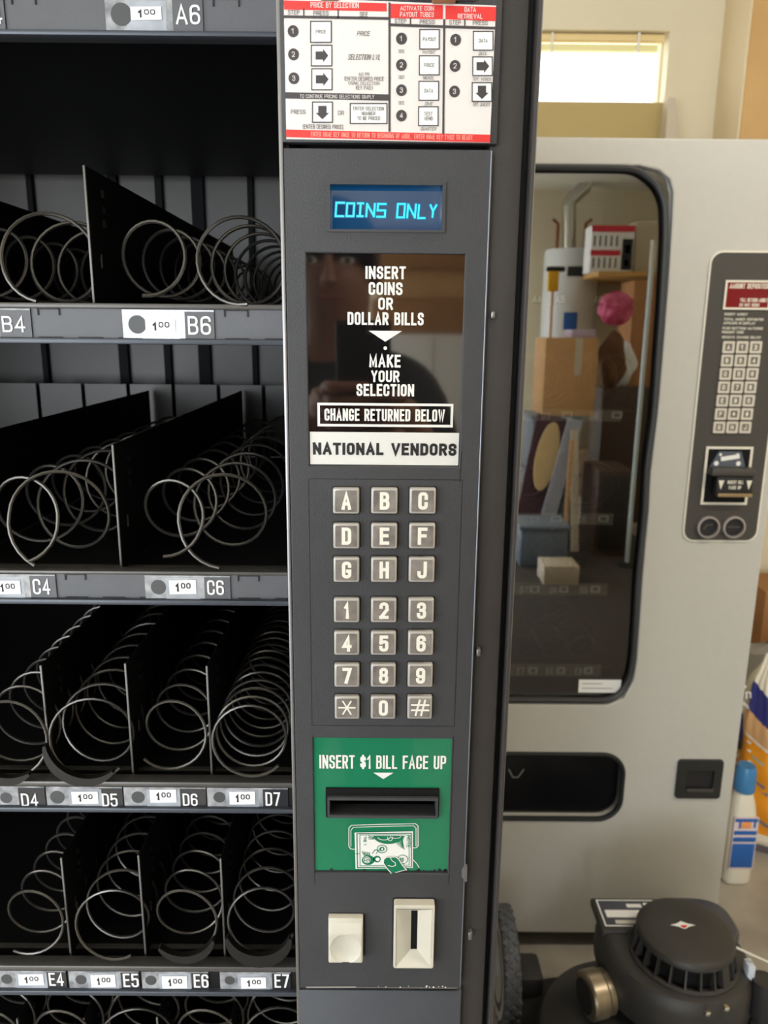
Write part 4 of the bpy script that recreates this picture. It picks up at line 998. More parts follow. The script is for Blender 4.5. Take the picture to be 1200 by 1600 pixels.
def bagy(x, z):
    v = min(max(z / zt, 0), 1); best = (9, 0)
    for k in range(120):
        q = bagpt(0.5 + k / 240, v); d_ = abs(q[0] - x)
        if d_ < best[0]: best = (d_, q[1])
    return best[1]
def printed(bb, name):
    bb.v = [(p[0], bagy(p[0], p[2]) - 0.0025, p[2]) for p in bb.v]; bb.build(name, G_)
for pts, w_ in (([(1174, 1099), (1188, 1101)], .006), ([(1182, 1112), (1192, 1098)], .005), ([(1192, 1116), (1192, 1108), (1199, 1108), (1199, 1116)], .004), ([(1168, 1104), (1173, 1112)], .005), ([(1178, 1118), (1196, 1132)], .006)):
    b = MB(); b.line([bpp(*q) for q in pts], w_, yb_, M['white_ink']); printed(b, 'printed_letter')
for px, py in ((1170, 1161), (1174, 1172), (1190, 1182), (1189, 1194), (1187, 1209)):
    x, z = bpp(px, py); b = MB(); b.disc(x, z, 0.004, yb_, M['white_paper'], 10); printed(b, 'printed_dot')
b = MB(); b.poly([(p[0], yb_, p[1]) for p in [bpp(*q) for q in ((1166, 1189), (1180, 1178), (1183, 1190), (1180, 1200), (1172, 1192))]], M['ink']); printed(b, 'printed_bird')
b = MB(); b.line([bpp(1170, 1208), bpp(1182, 1205), bpp(1192, 1200), bpp(1200, 1205)], .006, yb_, mat('pale_teal', S(150, 180, 170), 0.5)); printed(b, 'printed_branch')
for x0, y0, x1, y1 in ((1180, 1226, 1200, 1240), (1182, 1236, 1204, 1250), (1190, 1292, 1205, 1300)): b = MB(); b.line([bpp(x0, y0), bpp(x1, y1)], .009, yb_, bm_[4]); printed(b, 'printed_text_line')
# grey plastic bag and cartons in the corner
cgx = at(1196, 1030, 2.3)[0]
b = MB(); zz_ = Z(2.3, (1190, 1016))
loft(b, [[(x * 1.0 + 0.012 * sin(5 * k + i), y + 0.01 * cos(3 * k + i * 2), z) for k, (x, y, z) in enumerate(sq(cgx + 0.10, 2.36, z, rx, ry, 26, 2.6))] for i, (z, rx, ry) in enumerate(((0, .14, .07), (.1, .17, .085), (zz_ * .5, .175, .09), (zz_ * .8, .165, .08), (zz_ * .95, .13, .06), (zz_, .06, .02)))], mat('grey_plastic_film', S(150, 146, 140), 0.3))
tag(b.build('plastic_bag'), 'grey plastic bag bunched behind the orange sack', 'bag')
c0 = at(1181, 960, 2.55)[0]; b = MB(); zc2 = Z(2.5, (1190, 925)); b.box(c0, c0 + 0.5, 2.5, 2.72, 0, zc2, M['cardboard_d'], 0.004)
b.box(c0 + 0.035, c0 + 0.045, 2.498, 2.5, 0.02, zc2 - 0.004, M['cardboard'])
tag(b.build('cardboard_box'), 'tall brown cardboard carton against the wall behind the grey plastic bag', 'box')

# ------------------------------------------------------------------ lawn mower
MX, MY = 0.54, 1.22
LM = root('lawn_mower', (MX, MY, 0), 'black push lawn mower with a ribbed engine cover, in front of the grey vending machine', 'lawn mower')
mb_, mg_, mo_ = M['mower_black'], M['mower_cover'], M['mower_brown']
b = MB()
def dsec(z, rx, ry, cy=0.0): return sq(MX, MY + cy, z, rx, ry, 48, 2.4)
loft(b, [sq(MX, MY - .03, .045, .275, .27, 48, 3.6), sq(MX, MY - .03, .055, .28, .275, 48, 3.6), sq(MX, MY - .03, .066, .27, .265, 48, 3.4), dsec(.085, .245, .245, -.03), dsec(.12, .22, .20, -.03), dsec(.17, .205, .175, -.03), dsec(.19, .17, .145, -.03)], mo_)
b.lathe([(.17, .188), (.165, .20), (.12, .225), (.07, .235), (0, .236)], (MX - .06, MY - .03, 0), mb_, n=40)
b.build('deck', LM)
def wheel(x0, x1, y, r):
    cx = (x0 + x1) / 2; w2 = (x1 - x0) / 2
    b = MB(); n = 56; secs = []
    prof = [(r * .62, -w2), (r * .90, -w2), (r * .97, -w2 * .8), (r, -w2 * .45), (r, w2 * .45), (r * .97, w2 * .8), (r * .90, w2), (r * .62, w2)]
    b.lathe(prof, (cx, y, r), M['rubber'], 'X', n, cap=False)
    for k in range(26):                      # criss-cross tread blocks
        for row, off in ((-1, 0), (0, .5), (1, 0)):
            a = 2 * pi * (k + off) / 26
            Mx = Matrix.Translation((cx + row * w2 * .58, y, r)) @ Matrix.Rotation(a, 4, 'X') @ Matrix.Translation((0, 0, r * .985)) @ Matrix.Rotation(radians(45), 4, 'Z')
            b.box(-.0058, .0058, -.0058, .0058, -.004, .004, M['rubber'], 0.0012, 1, Mx)
    o = b.build('wheel', LM)
    b = MB(); b.lathe([(r * .90, -w2 * .98), (r * .86, -w2 * 1.06), (r * .25, -w2 * .7), (r * .2, -w2 * 1.1), (0, -w2 * 1.1)], (cx, y, r), M['hub'], 'X', 36); b.lathe([(0, w2 * 1.05), (r * .2, w2 * 1.05), (r * .25, w2 * .7), (r * .6, w2 * 1.0), (r * .62, w2 * .95)], (cx, y, r), M['hub'], 'X', 36)
    b.build('hub', o)
wheel(.262, .300, 1.43, .118); wheel(.70, .738, 1.43, .118); wheel(.225, .265, .98, .12); wheel(.815, .855, .98, .12)
b = MB()                                    # axle brackets
for q in ((.300, .36, 1.38, 1.46), (.64, .70, 1.38, 1.46), (.265, .33, .95, 1.02), (.75, .815, .95, 1.02)):
    b = MB(); b.box(*q, .07, .125, mb_, .012); b.build('axle_bracket', LM)
EX, EY = at(1062, 1480, 1.23)[0], 1.215      # engine axis
b = MB()
b.lathe([(.10, .20), (.105, .235), (.115, .25), (.118, .285)], (EX, EY, 0), M['ink'], n=40)
b.box(EX - .09, EX + .05, EY - .02, EY + .10, .20, .30, M['ink'], .01)
for k in range(6): b.box(EX - .12, EX - .05, EY - .02, EY + .09, .215 + .012 * k, .219 + .012 * k, mb_)
b.box(EX + .00, EX + .09, EY - .15, EY - .09, .20, .262, mb_, .012)
b.build('engine_block', LM)
b = MB()                                    # blower housing
def hs(z, s, sh=0):
    pts = []
    for k in range(60):
        a = 2 * pi * k / 60; c, s_n = cos(a), sin(a)
        rx = .128 if c > 0 else .140; q = 1.0
        p = 2.0
        if s_n > 0: p = 5.0 if c < 0 else 2.7
        q = (abs(c) ** p + abs(s_n) ** p) ** (-1 / p)
        pts.append((EX + rx * s * q * c, EY + .012 + .128 * s * q * s_n, z))
    return pts
loft(b, [hs(.262, .98), hs(.268, 1.0), hs(.318, 1.0), hs(.336, .975), hs(.344, .93), hs(.347, .86)], mo_)
b.build('blower_housing', LM)
b = MB(); rw = 36
loft(b, [[(x, y, z) for x, y, z in sq(EX + .045, EY + .075, zq, .085 * sq_, .062 * sq_, rw, 3.0)] for zq, sq_ in ((.338, 1.0), (.352, 1.0), (.359, .93), (.361, .8))], mg_)
for px, py in ((1103, 1432),): x = EX + .035; b.lathe([(.008, .360), (.008, .365), (.005, .367), (0, .367)], (EX + .055, EY + .108, 0), M['white_ink'], n=16)
b.build('rear_cover', LM)
b = MB()                                    # ribbed starter cover
b.lathe([(.098, .346), (.098, .352), (.092, .354)], (EX, EY, 0), mo_, n=56, cap=False)
b.lathe([(.080, .348), (.080, .392)], (EX, EY, 0), M['black'], n=48, cap=False)
for k in range(22):
    a = 2 * pi * k / 22 + 0.1; wv = 0.0034 if k not in (18, 10) else 0.018
    Mx = Matrix.Translation((EX, EY, 0)) @ Matrix.Rotation(a, 4, 'Z')
    b.add([Mx @ Vector(p) for p in ((.095, -wv * .5, .352), (.095, wv * .5, .352), (.085, wv * .5, .394), (.085, -wv * .5, .394), (.078, -wv * .5, .352), (.078, wv * .5, .352), (.074, wv * .5, .394), (.074, -wv * .5, .394))], [[0, 1, 2, 3], [5, 4, 7, 6], [1, 5, 6, 2], [4, 0, 3, 7]], mo_)
b.lathe([(.087, .388), (.0875, .394), (.084, .400), (.074, .4045), (.04, .406), (0, .4065)], (EX, EY, 0), mo_, n=64)
SC_ = b.build('starter_cover', LM)
b = MB(); zq = .4072
dm = [(-.024, 0), (-.010, .004), (0, .010), (.010, .004), (.024, 0), (.010, -.004), (0, -.010), (-.010, -.004)]
b.add([(EX - .004 + u, EY + .004 + v, zq) for u, v in dm], [list(range(7, -1, -1))], M['white_paper']); b.add([(EX - .004 + u * .62, EY + .004 + v * .62, zq + .0003) for u, v in [(-.010, -.004), (0, 0), (.014, -.002), (.010, -.006), (0, -.013)]], [[0, 4, 3, 2, 1]], M['red_ink'])
b.build('badge', SC_)
b = MB(); q0 = (EX - .130, EY + .045); zl_ = .3478
def lq(x0, x1, y0, y1, z, m): b.add([(x0, y0, z), (x1, y0, z), (x1, y1, z), (x0, y1, z)], [[0, 1, 2, 3]], m)
lq(EX - .128, EX + .012, EY + .062, EY + .134, zl_ + .0045, M['white_paper']); lq(EX - .125, EX + .009, EY + .065, EY + .131, zl_ + .0048, M['mower_cover'])
lq(EX - .118, EX + .002, EY + .085, EY + .105, zl_ + .0051, M['white_paper']); lq(EX - .07, EX - .04, EY + .112, EY + .122, zl_ + .0051, M['white_paper']); lq(EX - .035, EX - .002, EY + .112, EY + .125, zl_ + .0051, M['white_paper']); lq(EX - .105, EX - .06, EY + .068, EY + .078, zl_ + .0051, M['cream'])
lb = b
b = MB(); b.box(EX - .137, EX + .02, EY + .05, EY + .140, .335, zl_ + .004, mo_, .003); pl_ = b.build('label_mount', LM); lb.build('warning_label', pl_)
b = MB(); mx0 = EX - .185
b.lathe([(.030, -.002), (.040, 0), (.043, .004), (.043, .030), (.040, .034), (.040, .045)], (mx0, EY - .01, .268), M['steel'], 'X', 36)
b.lathe([(.031, -.0035), (.029, -.003), (0, -.003)], (mx0, EY - .01, .268), M['ink'], 'X', 30)
ca, sa = cos(radians(14)), sin(radians(14)); b.v = [(mx0 + .03 + (p[0] - mx0 - .03) * ca - (p[1] - EY) * sa, EY + (p[0] - mx0 - .03) * sa + (p[1] - EY) * ca, p[2]) for p in b.v]
b.build('air_filter', LM)
b = MB()                                    # starter rope, grip and guide
b.tube([(EX + .078, EY - .03, .392), (EX + .105, EY - .045, .388), (EX + .150, EY - .055, .372), (EX + .21, EY - .06, .362)], .0022, M['cream'], n=6); b.build('starter_rope', LM)
b = MB(); b.tube([(EX + .128, EY - .055, .345), (EX + .128, EY - .058, .275), (EX + .128, EY - .06, .262)], [.022, .021, .017], mb_, n=20); b.lathe([(.012, 0), (.017, .03), (.012, .06)], (EX + .118, EY - .065, .205), mb_, n=18); b.build('rope_grip', LM)
b = MB(); b.box(EX + .098, EX + .112, EY - .052, EY - .030, .338, .368, M['hub'], .003); b.build('rope_guide', LM)
for (dx, dy, dz) in ((.030, -.118, .345), (.165, -.07, .19), (-.005, -.125, .342)):
    b = MB(); b.lathe([(.006, dz), (.006, dz + .004), (.004, dz + .006), (0, dz + .006)], (EX + dx, EY + dy, 0), M['chrome'], n=12); b.build('bolt', LM)
b = MB(); b.lathe([(.011, 0), (.013, .004), (.013, .018), (.009, .022), (0, .022)], (EX - .03, EY - .17, .225), M['yellow'], n=20); b.tube([(EX - .03, EY - .17, .18), (EX - .03, EY - .17, .226)], .009, mb_, n=12); b.build('oil_cap', LM)

# ------------------------------------------------------------------ unseen ceiling light, added to brighten the grey machine
CL = root('added_ceiling_light', (1.3, 0.3, ZT), 'long white ceiling light fixture, unseen, added to brighten the grey vending machine', 'light')
b = MB(); b.box(0.7, 1.9, 0.22, 0.38, ZT - 0.05, ZT, M['white_trim'], 0.006); b.build('housing', CL)
b = MB(); b.box(0.72, 1.88, 0.24, 0.36, ZT - 0.085, ZT - 0.05, mat('fill_diffuser', S(255, 236, 200), 0.5, emit=S(255, 226, 176), es=4.0), 0.012); b.build('diffuser', CL)
area('added_ceiling_fill', (1.3, 0.3, ZT - 0.10), (1.3, 0.6, 0), 1.1, 0.14, 23, (1.0, 0.93, 0.82))

# ------------------------------------------------------------------ far side of the garage, seen mirrored in the tinted glass
def mr(px, py, Yv):                         # a point seen mirrored in the window of the grey machine
    x, z = at(px, py, Yv); return (x, 2 * YG - Yv, z)
def mbox(b, x0, y0, x1, y1, Yv, dep, m, bev=0.004, floor=False):
    r = rect(x0, y0, x1, y1, Yv); Yw = 2 * YG - Yv
    b.box(r[0], r[1], Yw - dep, Yw, 0 if floor else r[2], r[3], m, bev); return r
hw = mat('heater_enamel', S(222, 224, 222), 0.35)
hx, hy, _ = mr(887, 500, 7.35); hr_ = (at(928, 500, 7.35)[0] - at(846, 500, 7.35)[0]) / 2; hz1 = at(887, 391, 7.35)[1]
HT = root('water_heater', (hx, hy, 0), 'white cylinder water heater with a silver vent duct, mirrored in the tinted glass', 'water heater')
b = MB(); b.lathe([(hr_ * .96, .42), (hr_, .44), (hr_, hz1 - .03), (hr_ * .97, hz1), (0, hz1 + .02)], (hx, hy, 0), hw, n=48); b.build('tank', HT)
b = MB(); b.box(hx - .3, hx + .3, hy - .28, hy + .3, 0, .42, M['taupe'], .005); b.build('stand', HT)
b = MB(); pth = [mr(889, 391, 7.35), mr(889, 322, 7.35), mr(892, 312, 7.35), mr(914, 292, 7.35), mr(920, 280, 7.35)]; pth = [(p[0], hy, p[2]) for p in pth]; pth.append((pth[-1][0] + .03, hy, ZT - .002))
b.tube(pth, .062, M['chrome'], n=18); b.build('vent_duct', HT)
b = MB()
for px in (870, 913):
    p = at(px, 391, 7.35); q = at(px, 350, 7.35); b.tube([(p[0], hy, p[1] - .02), (p[0], hy, q[1]), (p[0] - .05 if px < 890 else p[0] + .05, hy, q[1] + .04)], .014, mat('copper', S(150, 90, 60), .35, metal=.9) if 'copper' not in bpy.data.materials else bpy.data.materials['copper'], n=10)
b.build('pipe', HT)
b = MB()
for (x0, y0, x1, y1, m_) in ((887, 416, 916, 432, M['ink']), (881, 488, 902, 515, bpy.data.materials['jug_blue'])):
    r = rect(x0, y0, x1, y1, 7.35 - hr_); vs = []
    for k in range(9):
        x = r[0] + (r[1] - r[0]) * k / 8; yy = hy + sqrt(max(0, (hr_ + .002) ** 2 - (x - hx) ** 2)); vs += [(x, yy, r[2]), (x, yy, r[3])]
    b.add(vs, [[2 * k, 2 * k + 1, 2 * k + 3, 2 * k + 2] for k in range(8)], m_)
b.build('rating_plate', HT)
b = MB(); p0, p1 = mr(864, 440, 6.7), mr(855, 640, 6.7)
b.tube([(p0[0], p0[1], p0[2] + .1), (p0[0], p0[1] + .06, .03)], .012, M['cardboard'], n=8); b.box(p0[0] - .045, p0[0] + .045, p0[1] - .02, p0[1] + .03, p0[2] - .08, p0[2] + .10, M['yellow'], .01)
b.box(p0[0] - .06, p0[0] + .09, p0[1] - .025, p0[1] + .035, p0[2] + .08, p0[2] + .12, M['ink'], .01)
tag(b.build('broom'), 'yellow headed broom standing upside down before the water heater', 'broom')
r = rect(918, 429, 1045, 436, 6.95); b = MB(); b.box(r[0], r[1], Y0 + .02, 2 * YG - 6.6, r[2], r[3], mat('shelf_pine', S(206, 160, 92), .6)); 
for x in (r[0] + .05, r[1] - .05): b.box(x, x + .03, Y0 + .02, Y0 + .26, r[2] - .22, r[2], M['taupe'])
b.box(r[0] + .05, r[1], Y0, Y0 + .02, r[2] - .22, r[3], M['taupe'])
tag(b.build('wall_shelf'), 'pine shelf on brackets holding two cartons, beside the water heater', 'shelf'); zsh_ = r[3]
b = MB(); r = rect(923, 352, 990, 429, 6.75); Yw = 2 * YG - 6.75; b.box(r[0], r[1], Yw - .22, Yw, zsh_, r[3], M['white_paper'], .004)
h = r[3] - zsh_; rr_ = mat('carton_red', S(204, 46, 60), .5); yk = Yw + .001
def bandb(z0, z1, x0, x1, m): b.box(r[0] + (r[1] - r[0]) * x0, r[0] + (r[1] - r[0]) * x1, Yw - .001, yk + .001, zsh_ + h * z0, zsh_ + h * z1, m)
bandb(.86, 1, 0, 1, rr_); bandb(.36, .48, 0, .70, rr_); bandb(.06, .72, .73, .98, M['ink']); bandb(.14, .28, .80, .91, M['white_ink']); bandb(.42, .60, .80, .91, M['white_ink'])
for i in range(5):
    for z0 in (.56, .10): bandb(z0, z0 + .22, .06 + .13 * i, .10 + .13 * i, M['disc'])
tag(b.build('printed_carton'), 'white carton with red bands and a black side label on the pine shelf', 'box')
b = MB(); mbox(b, 993, 345, 1032, 429, 6.85, .3, M['taupe']); o_ = b.build('carton'); tag(o_, 'plain beige carton on the pine shelf beside the red banded one', 'box')
b = MB(); mbox(b, 985, 438, 1036, 607, 6.45, .35, M['cardboard_d'], floor=True); tag(b.build('tall_carton'), 'tall brown carton standing under the pine shelf', 'box')
db = mat('dark_brown_wood', S(70, 52, 40), .55); r = None
b = MB(); r = mbox(b, 938, 607, 1024, 780, 6.0, .34, db, floor=True); zc3 = r[3]; 
CBo = b.build('cabinet'); tag(CBo, 'dark brown waist-high cabinet with clothes piled on top', 'cabinet')
def blob(name, px, py, rx, ry, Yv, m, lab_, cat, zb, sd):
    x, y, z = mr(px, py, Yv); rnd = random.Random(sd); ph = [rnd.uniform(0, 6) for _ in range(6)]
    bb = MB(); nu, nv = 36, 20; zc_2 = (zb + z + ry) / 2; hh = (z + ry - zb) / 2; vs = []
    for j in range(nv + 1):
        for i in range(nu):
            t = pi * j / nv; a = 2 * pi * i / nu; k = 1 + .20 * sin(3 * a + ph[0]) * sin(4 * t + ph[1]) + .07 * sin(7 * a + ph[2] + 5 * t) + .04 * sin(13 * t + 5 * a + ph[3])
            vs.append((x + rx * k * sin(t) * cos(a), y + .065 * k * sin(t) * sin(a), max(zb, zc_2 - hh * cos(t) * (1 + .05 * sin(5 * a)))))
    bb.add(vs, [[j * nu + i, j * nu + (i + 1) % nu, (j + 1) * nu + (i + 1) % nu, (j + 1) * nu + i] for j in range(nv) for i in range(nu)], m, True)
    return tag(bb.build(name), lab_, cat)
zpk = at(960, 516, 6.1)[1]
blob('canvas_bag', 957, 560, .10, .2, 6.1, mat('brown_canvas', S(108, 76, 52), .8), 'lumpy brown canvas bag on the dark brown cabinet', 'bag', zc3, 3)
blob('towel_heap', 974, 570, .09, .18, 6.26, M['white_paper'], 'heap of white towels behind the brown canvas bag', 'towels', zc3, 5)
blob('pink_bundle', 962, 487, .125, .15, 6.12, mat('pink_cloth', S(176, 34, 70), .6, nscale=16, col2=S(226, 110, 150)), 'bright pink bundle of cloth on top of the canvas bag', 'cloth', zpk + .035, 9)
# stacked totes with a carton, boards leaning on them
tt = mat('tote_blue_grey', S(112, 124, 140), .45)
r = rect(850, 528, 932, 650, 5.75); Yw = 2 * YG - 5.75
for k, (z0, z1) in enumerate(((0, r[2] * .5), (r[2] * .5, r[2]))):
    b = MB(); b.box(r[0] - .06, r[1] - .08, Yw - .42, Yw - .02, z0, z1 - .03, tt, .02); b.box(r[0] - .075, r[1] - .065, Yw - .435, Yw - .005, z1 - .03, z1, tt, .008)
    tag(b.build('storage_tote'), ('lower' if k == 0 else 'upper') + ' blue-grey lidded storage tote of the stack behind the boards', 'tote', 'storage totes')
b = MB(); b.box(r[0], r[1], Yw - .40, Yw, r[2], r[3], M['cardboard'], .004); b.box(r[0] + .22, r[0] + .27, Yw, Yw + .001, r[2] + .3, r[3], M['taupe']); tag(b.build('cardboard_carton'), 'orange-brown cardboard carton on top of the blue-grey totes', 'box'); zct = r[3]
b = MB(); r2 = rect(893, 517, 942, 531, 5.8); b.box(r2[0], r2[1] - .05, Yw - .3, Yw - .05, zct, zct + .06, mat('lilac_box', S(190, 170, 190), .5), .003); tag(b.build('flat_box'), 'flat lilac and white box lying on the orange-brown carton', 'box')
def lean(name, p0, p1, wid, th, Yv, m, lab_, cat, oval=False):     # a board leaning back, p0 top, p1 foot (pixels in the mirror)
    a, c = Vector(mr(*p0, Yv)), Vector(mr(*p1, Yv)); c2 = Vector((c.x, c.y + .12, 0.0)) if not oval else Vector((c.x, c.y + .1, c.z))
    d = (a - c2); L_ = d.length; d = d.normalized(); s_ = Vector((1, 0, 0)); s_ = (s_ - d * s_.dot(d)).normalized(); n_ = d.cross(s_)
    pts = []
    if oval: pts = [(wid / 2 * cos(2 * pi * k / 40), L_ / 2 + L_ / 2 * sin(2 * pi * k / 40)) for k in range(40)]
    else: pts = [(-wid / 2, 0), (wid / 2, 0), (wid / 2, L_), (-wid / 2, L_)]
    k = len(pts); vs = [c2 + s_ * u + d * v - n_ * th / 2 for u, v in pts] + [c2 + s_ * u + d * v + n_ * th / 2 for u, v in pts]
    bb = MB(); bb.add(vs, [list(range(k)), list(range(2 * k - 1, k - 1, -1))] + [[(i + 1) % k, i, k + i, k + (i + 1) % k] for i in range(k)], m)
    return bb, (name, lab_, cat)
bb, q = lean('ironing_board', (872, 652), (828, 800), .30, .03, 5.45, mat('plum_cloth', S(88, 62, 72), .8), 'plum ironing board with a cream oval pad leaning on the totes', 'ironing board'); IB = bb.build(q[0]); tag(IB, q[1], q[2])
bb, q = lean('pad', (866, 660), (838, 762), .15, .02, 5.40, mat('cream_pad', S(226, 196, 142), .7), '', '', True); o = bb.build('pad', IB)
bb, q = lean('board', (899, 656), (838, 840), .10, .02, 5.30, mat('pale_grey_board', S(168, 172, 184), .5), 'narrow pale grey board leaning across the ironing board', 'board'); tag(bb.build(q[0]), q[1], q[2])
bb, q = lean('plank', (898, 672), (890, 880), .05, .02, 5.25, M['taupe'], 'narrow tan plank standing before the dark brown cabinet', 'plank'); tag(bb.build(q[0]), q[1], q[2])
bb, q = lean('stick', (894, 688), (876, 830), .025, .02, 5.15, M['cardboard'], 'thin orange-brown stick leaning between the boards', 'stick'); tag(bb.build(q[0]), q[1], q[2])
b = MB(); p = mr(1022, 375, 4.8); b.tube([(p[0], p[1], .0), (p[0], p[1], p[2] - .16)], .014, mat('pole_white', S(196, 208, 208), .4), n=12); b.tube([(p[0], p[1], p[2] - .16), (p[0], p[1], p[2])], .016, M['cream'], n=12); b.lathe([(.06, 0), (.06, .012), (.02, .03)], (p[0], p[1], 0), M['ink'], n=28)
tag(b.build('pole'), 'tall thin white pole on a black foot, before the tall brown carton', 'pole')
b = MB(); r = rect(846, 885, 906, 1040, 4.4); Yw = 2 * YG - 4.4; b.box(r[0], r[1] - .02, Yw - .2, Yw, 0, r[3], mat('white_carton', S(196, 182, 160), .6), .006); b.poly([(r[0] + .06, Yw + .002, r[3] - .22), (r[0] + .10, Yw + .002, r[3] - .24), (r[0] + .15, Yw + .002, r[3] - .38), (r[0] + .12, Yw + .002, r[3] - .36)], mat('teal_ink', S(60, 130, 120), .5))
tag(b.build('white_box'), 'upright off-white box with a teal mark, on the floor', 'box')
b = MB(); r = rect(955, 975, 987, 1075, 4.2); Yw = 2 * YG - 4.2; b.box(r[0], r[1], Yw - .25, Yw, 0, r[3], M['greymetal'], .01); tag(b.build('metal_can'), 'low grey metal bin on the floor beside the off-white box', 'bin')
b = MB(); r = rect(930, 735, 985, 905, 5.0); Yw = 2 * YG - 5.0; b.box(r[0], r[1], Yw - .4, Yw, 0, r[3], db, .01); b.box(r[0] + .03, r[1] - .03, Yw - .001, Yw + .004, .05, r[3] - .04, M['inner2'], .002)
tag(b.build('chest'), 'low dark brown wooden chest in front of the waist-high cabinet', 'chest')
b = MB(); r = rect(812, 822, 892, 905, 4.75); Yw = 2 * YG - 4.75; b.box(r[0], r[1] - .02, Yw - .3, Yw, 0, r[3] - .02, tt, .02); b.box(r[0] - .012, r[1] - .008, Yw - .312, Yw + .012, r[3] - .03, r[3], tt, .008)
tag(b.build('storage_tote'), 'single blue-grey tote standing on the floor at the foot of the boards', 'tote')
b = MB(); b.box(.42, 1.9, -2.7, .28, 0, .006, mat('added_mat_dark', S(62, 55, 48), .95, noise=.2, nscale=30), .002)  # mat added to cut the floor bounce and darken the lower mirror image
tag(b.build('added_floor_mat'), 'dark brown mat added on the concrete to darken the floor mirrored in the tinted glass', 'mat')
# white cupboard with a pile of brown cartons, mirrored in the black acrylic panel
c0, c1 = at(598, 500, 4.0)[0], at(760, 500, 4.0)[0]; Yw = 2 * YF - 4.0
b = MB(); zt2 = Z(4.0, (670, 522)); b.box(c0, c1, Yw - .5, Yw, .0, zt2, mat('cupboard_white', S(236, 232, 226), .5), .01); b.box((c0 + c1) / 2 - .002, (c0 + c1) / 2 + .002, Yw - .001, Yw + .002, .08, zt2 - .02, M['ink']); b.box((c0 + c1) / 2 + .03, (c0 + c1) / 2 + .05, Yw, Yw + .03, .9, 1.05, M['chrome'], .005)
tag(b.build('cupboard'), 'white two-door cupboard under brown cartons, mirrored in the black acrylic panel', 'cupboard')
za_ = zt2
for k, (h_, off, nm) in enumerate(((.17, .0, 'lowest'), (.15, .03, 'middle'), (.2, -.02, 'topmost'))):
    b = MB(); b.box(c0 - .06 + off, c1 - .03 + off, Yw - .42, Yw - .02 - off, za_, za_ + h_, M['cardboard_d'] if k != 1 else M['cardboard'], .012); za_ += h_
    tag(b.build('flat_carton'), nm + ' of three wide brown cartons piled on the white cupboard', 'box', 'cartons on the white cupboard')

# ------------------------------------------------------------------ the photographer with the phone
def cf(u, v, w_): return tuple(Vector((0, 0, HC)) + RT * u + UP * v + FW * w_)
b = MB()
Mc = Matrix(((RT.x, UP.x, FW.x, 0), (RT.y, UP.y, FW.y, 0), (RT.z, UP.z, FW.z, HC), (0, 0, 0, 1)))
b.box(-.064, .011, -.136, .012, -.014, -.006, M['ink'], .003, 3, Mc)
for u, v in ((-.0165, .0), (-.008, -.015)): b.add([Mc @ Vector((u + .006 * cos(a), v + .006 * sin(a), z)) for z in (-.006, -.0045) for a in [2 * pi * k / 20 for k in range(20)]], [[k, (k + 1) % 20, 20 + (k + 1) % 20, 20 + k] for k in range(20)] + [list(range(20, 40))], M['gloss_black'])
b.add([Mc @ Vector((.062 * s1 - .0265, .134 * s2 / 2 * 1.0 - .062, -.0141)) for s1, s2 in ((-.56, -1), (.56, -1), (.56, 1), (-.56, 1))], [[0, 1, 2, 3]], M['gloss_black'])
tag(b.build('smartphone'), 'black smartphone held up at the camera by both hands', 'phone')
def skin(name, V, E, R, m, parent, sub=2, rootv=0):
    me = bpy.data.meshes.new('tmp'); me.from_pydata(V, E, []); o = bpy.data.objects.new('tmp', me); C.objects.link(o)
    o.modifiers.new('s', 'SKIN')
    for i, sv in enumerate(me.skin_vertices[0].data):
        r = R[i]; sv.radius = (r, r) if not isinstance(r, tuple) else r; sv.use_root = (i == rootv)
    ss = o.modifiers.new('u', 'SUBSURF'); ss.levels = sub; ss.render_levels = sub
    dg = bpy.context.evaluated_depsgraph_get(); dg.update(); m2 = bpy.data.meshes.new_from_object(o.evaluated_get(dg))
    bpy.data.objects.remove(o); bpy.data.meshes.remove(me)
    bb = MB(); bb.mesh(m2, m, lambda c: tuple(c), True); bpy.data.meshes.remove(m2)
    return bb.build(name, parent, auto=0)
PX_, PY_ = -.10, -.42
PR = root('person', (PX_, PY_, 0), 'person in a dark jacket holding up a phone, mirrored in the black acrylic panel', 'person')
skn = mat('skin', S(158, 112, 92), .55); jk = mat('dark_jacket', S(28, 28, 34), .75); pn = mat('dark_jeans', S(34, 40, 58), .8); hrm = mat('brown_hair', S(52, 36, 26), .6)
lw, rw_ = cf(-.085, -.115, -.035), cf(.045, -.145, -.035)
V = [(PX_, PY_, .92), (PX_, PY_, 1.10), (PX_, PY_ + .01, 1.27), (PX_, PY_ + .02, 1.395), (PX_ + .005, PY_ + .045, 1.455), (PX_ + .01, PY_ + .06, 1.54), (PX_ + .01, PY_ + .065, 1.615)]
R = [.10, .095, .11, .075, .05, .078, .07]; E_ = [(i, i + 1) for i in range(6)]
def chain(base, pts, rad):
    pr = base
    for p, r in zip(pts, rad): V.append(tuple(p)); R.append(r); E_.append((pr, len(V) - 1)); pr = len(V) - 1
    return pr
hl = chain(3, [(PX_ - .17, PY_ + .02, 1.36), (PX_ - .20, PY_ + .14, 1.14), lw], [.052, .040, .026])
hr2 = chain(3, [(PX_ + .17, PY_ + .02, 1.36), (PX_ + .21, PY_ + .13, 1.13), rw_], [.052, .040, .026])
for sx in (-1, 1): chain(0, [(PX_ + sx * .085, PY_, .86), (PX_ + sx * .10, PY_ + .01, .48), (PX_ + sx * .105, PY_ - .02, .085), (PX_ + sx * .115, PY_ + .12, .045)], [.085, .056, .042, .036])
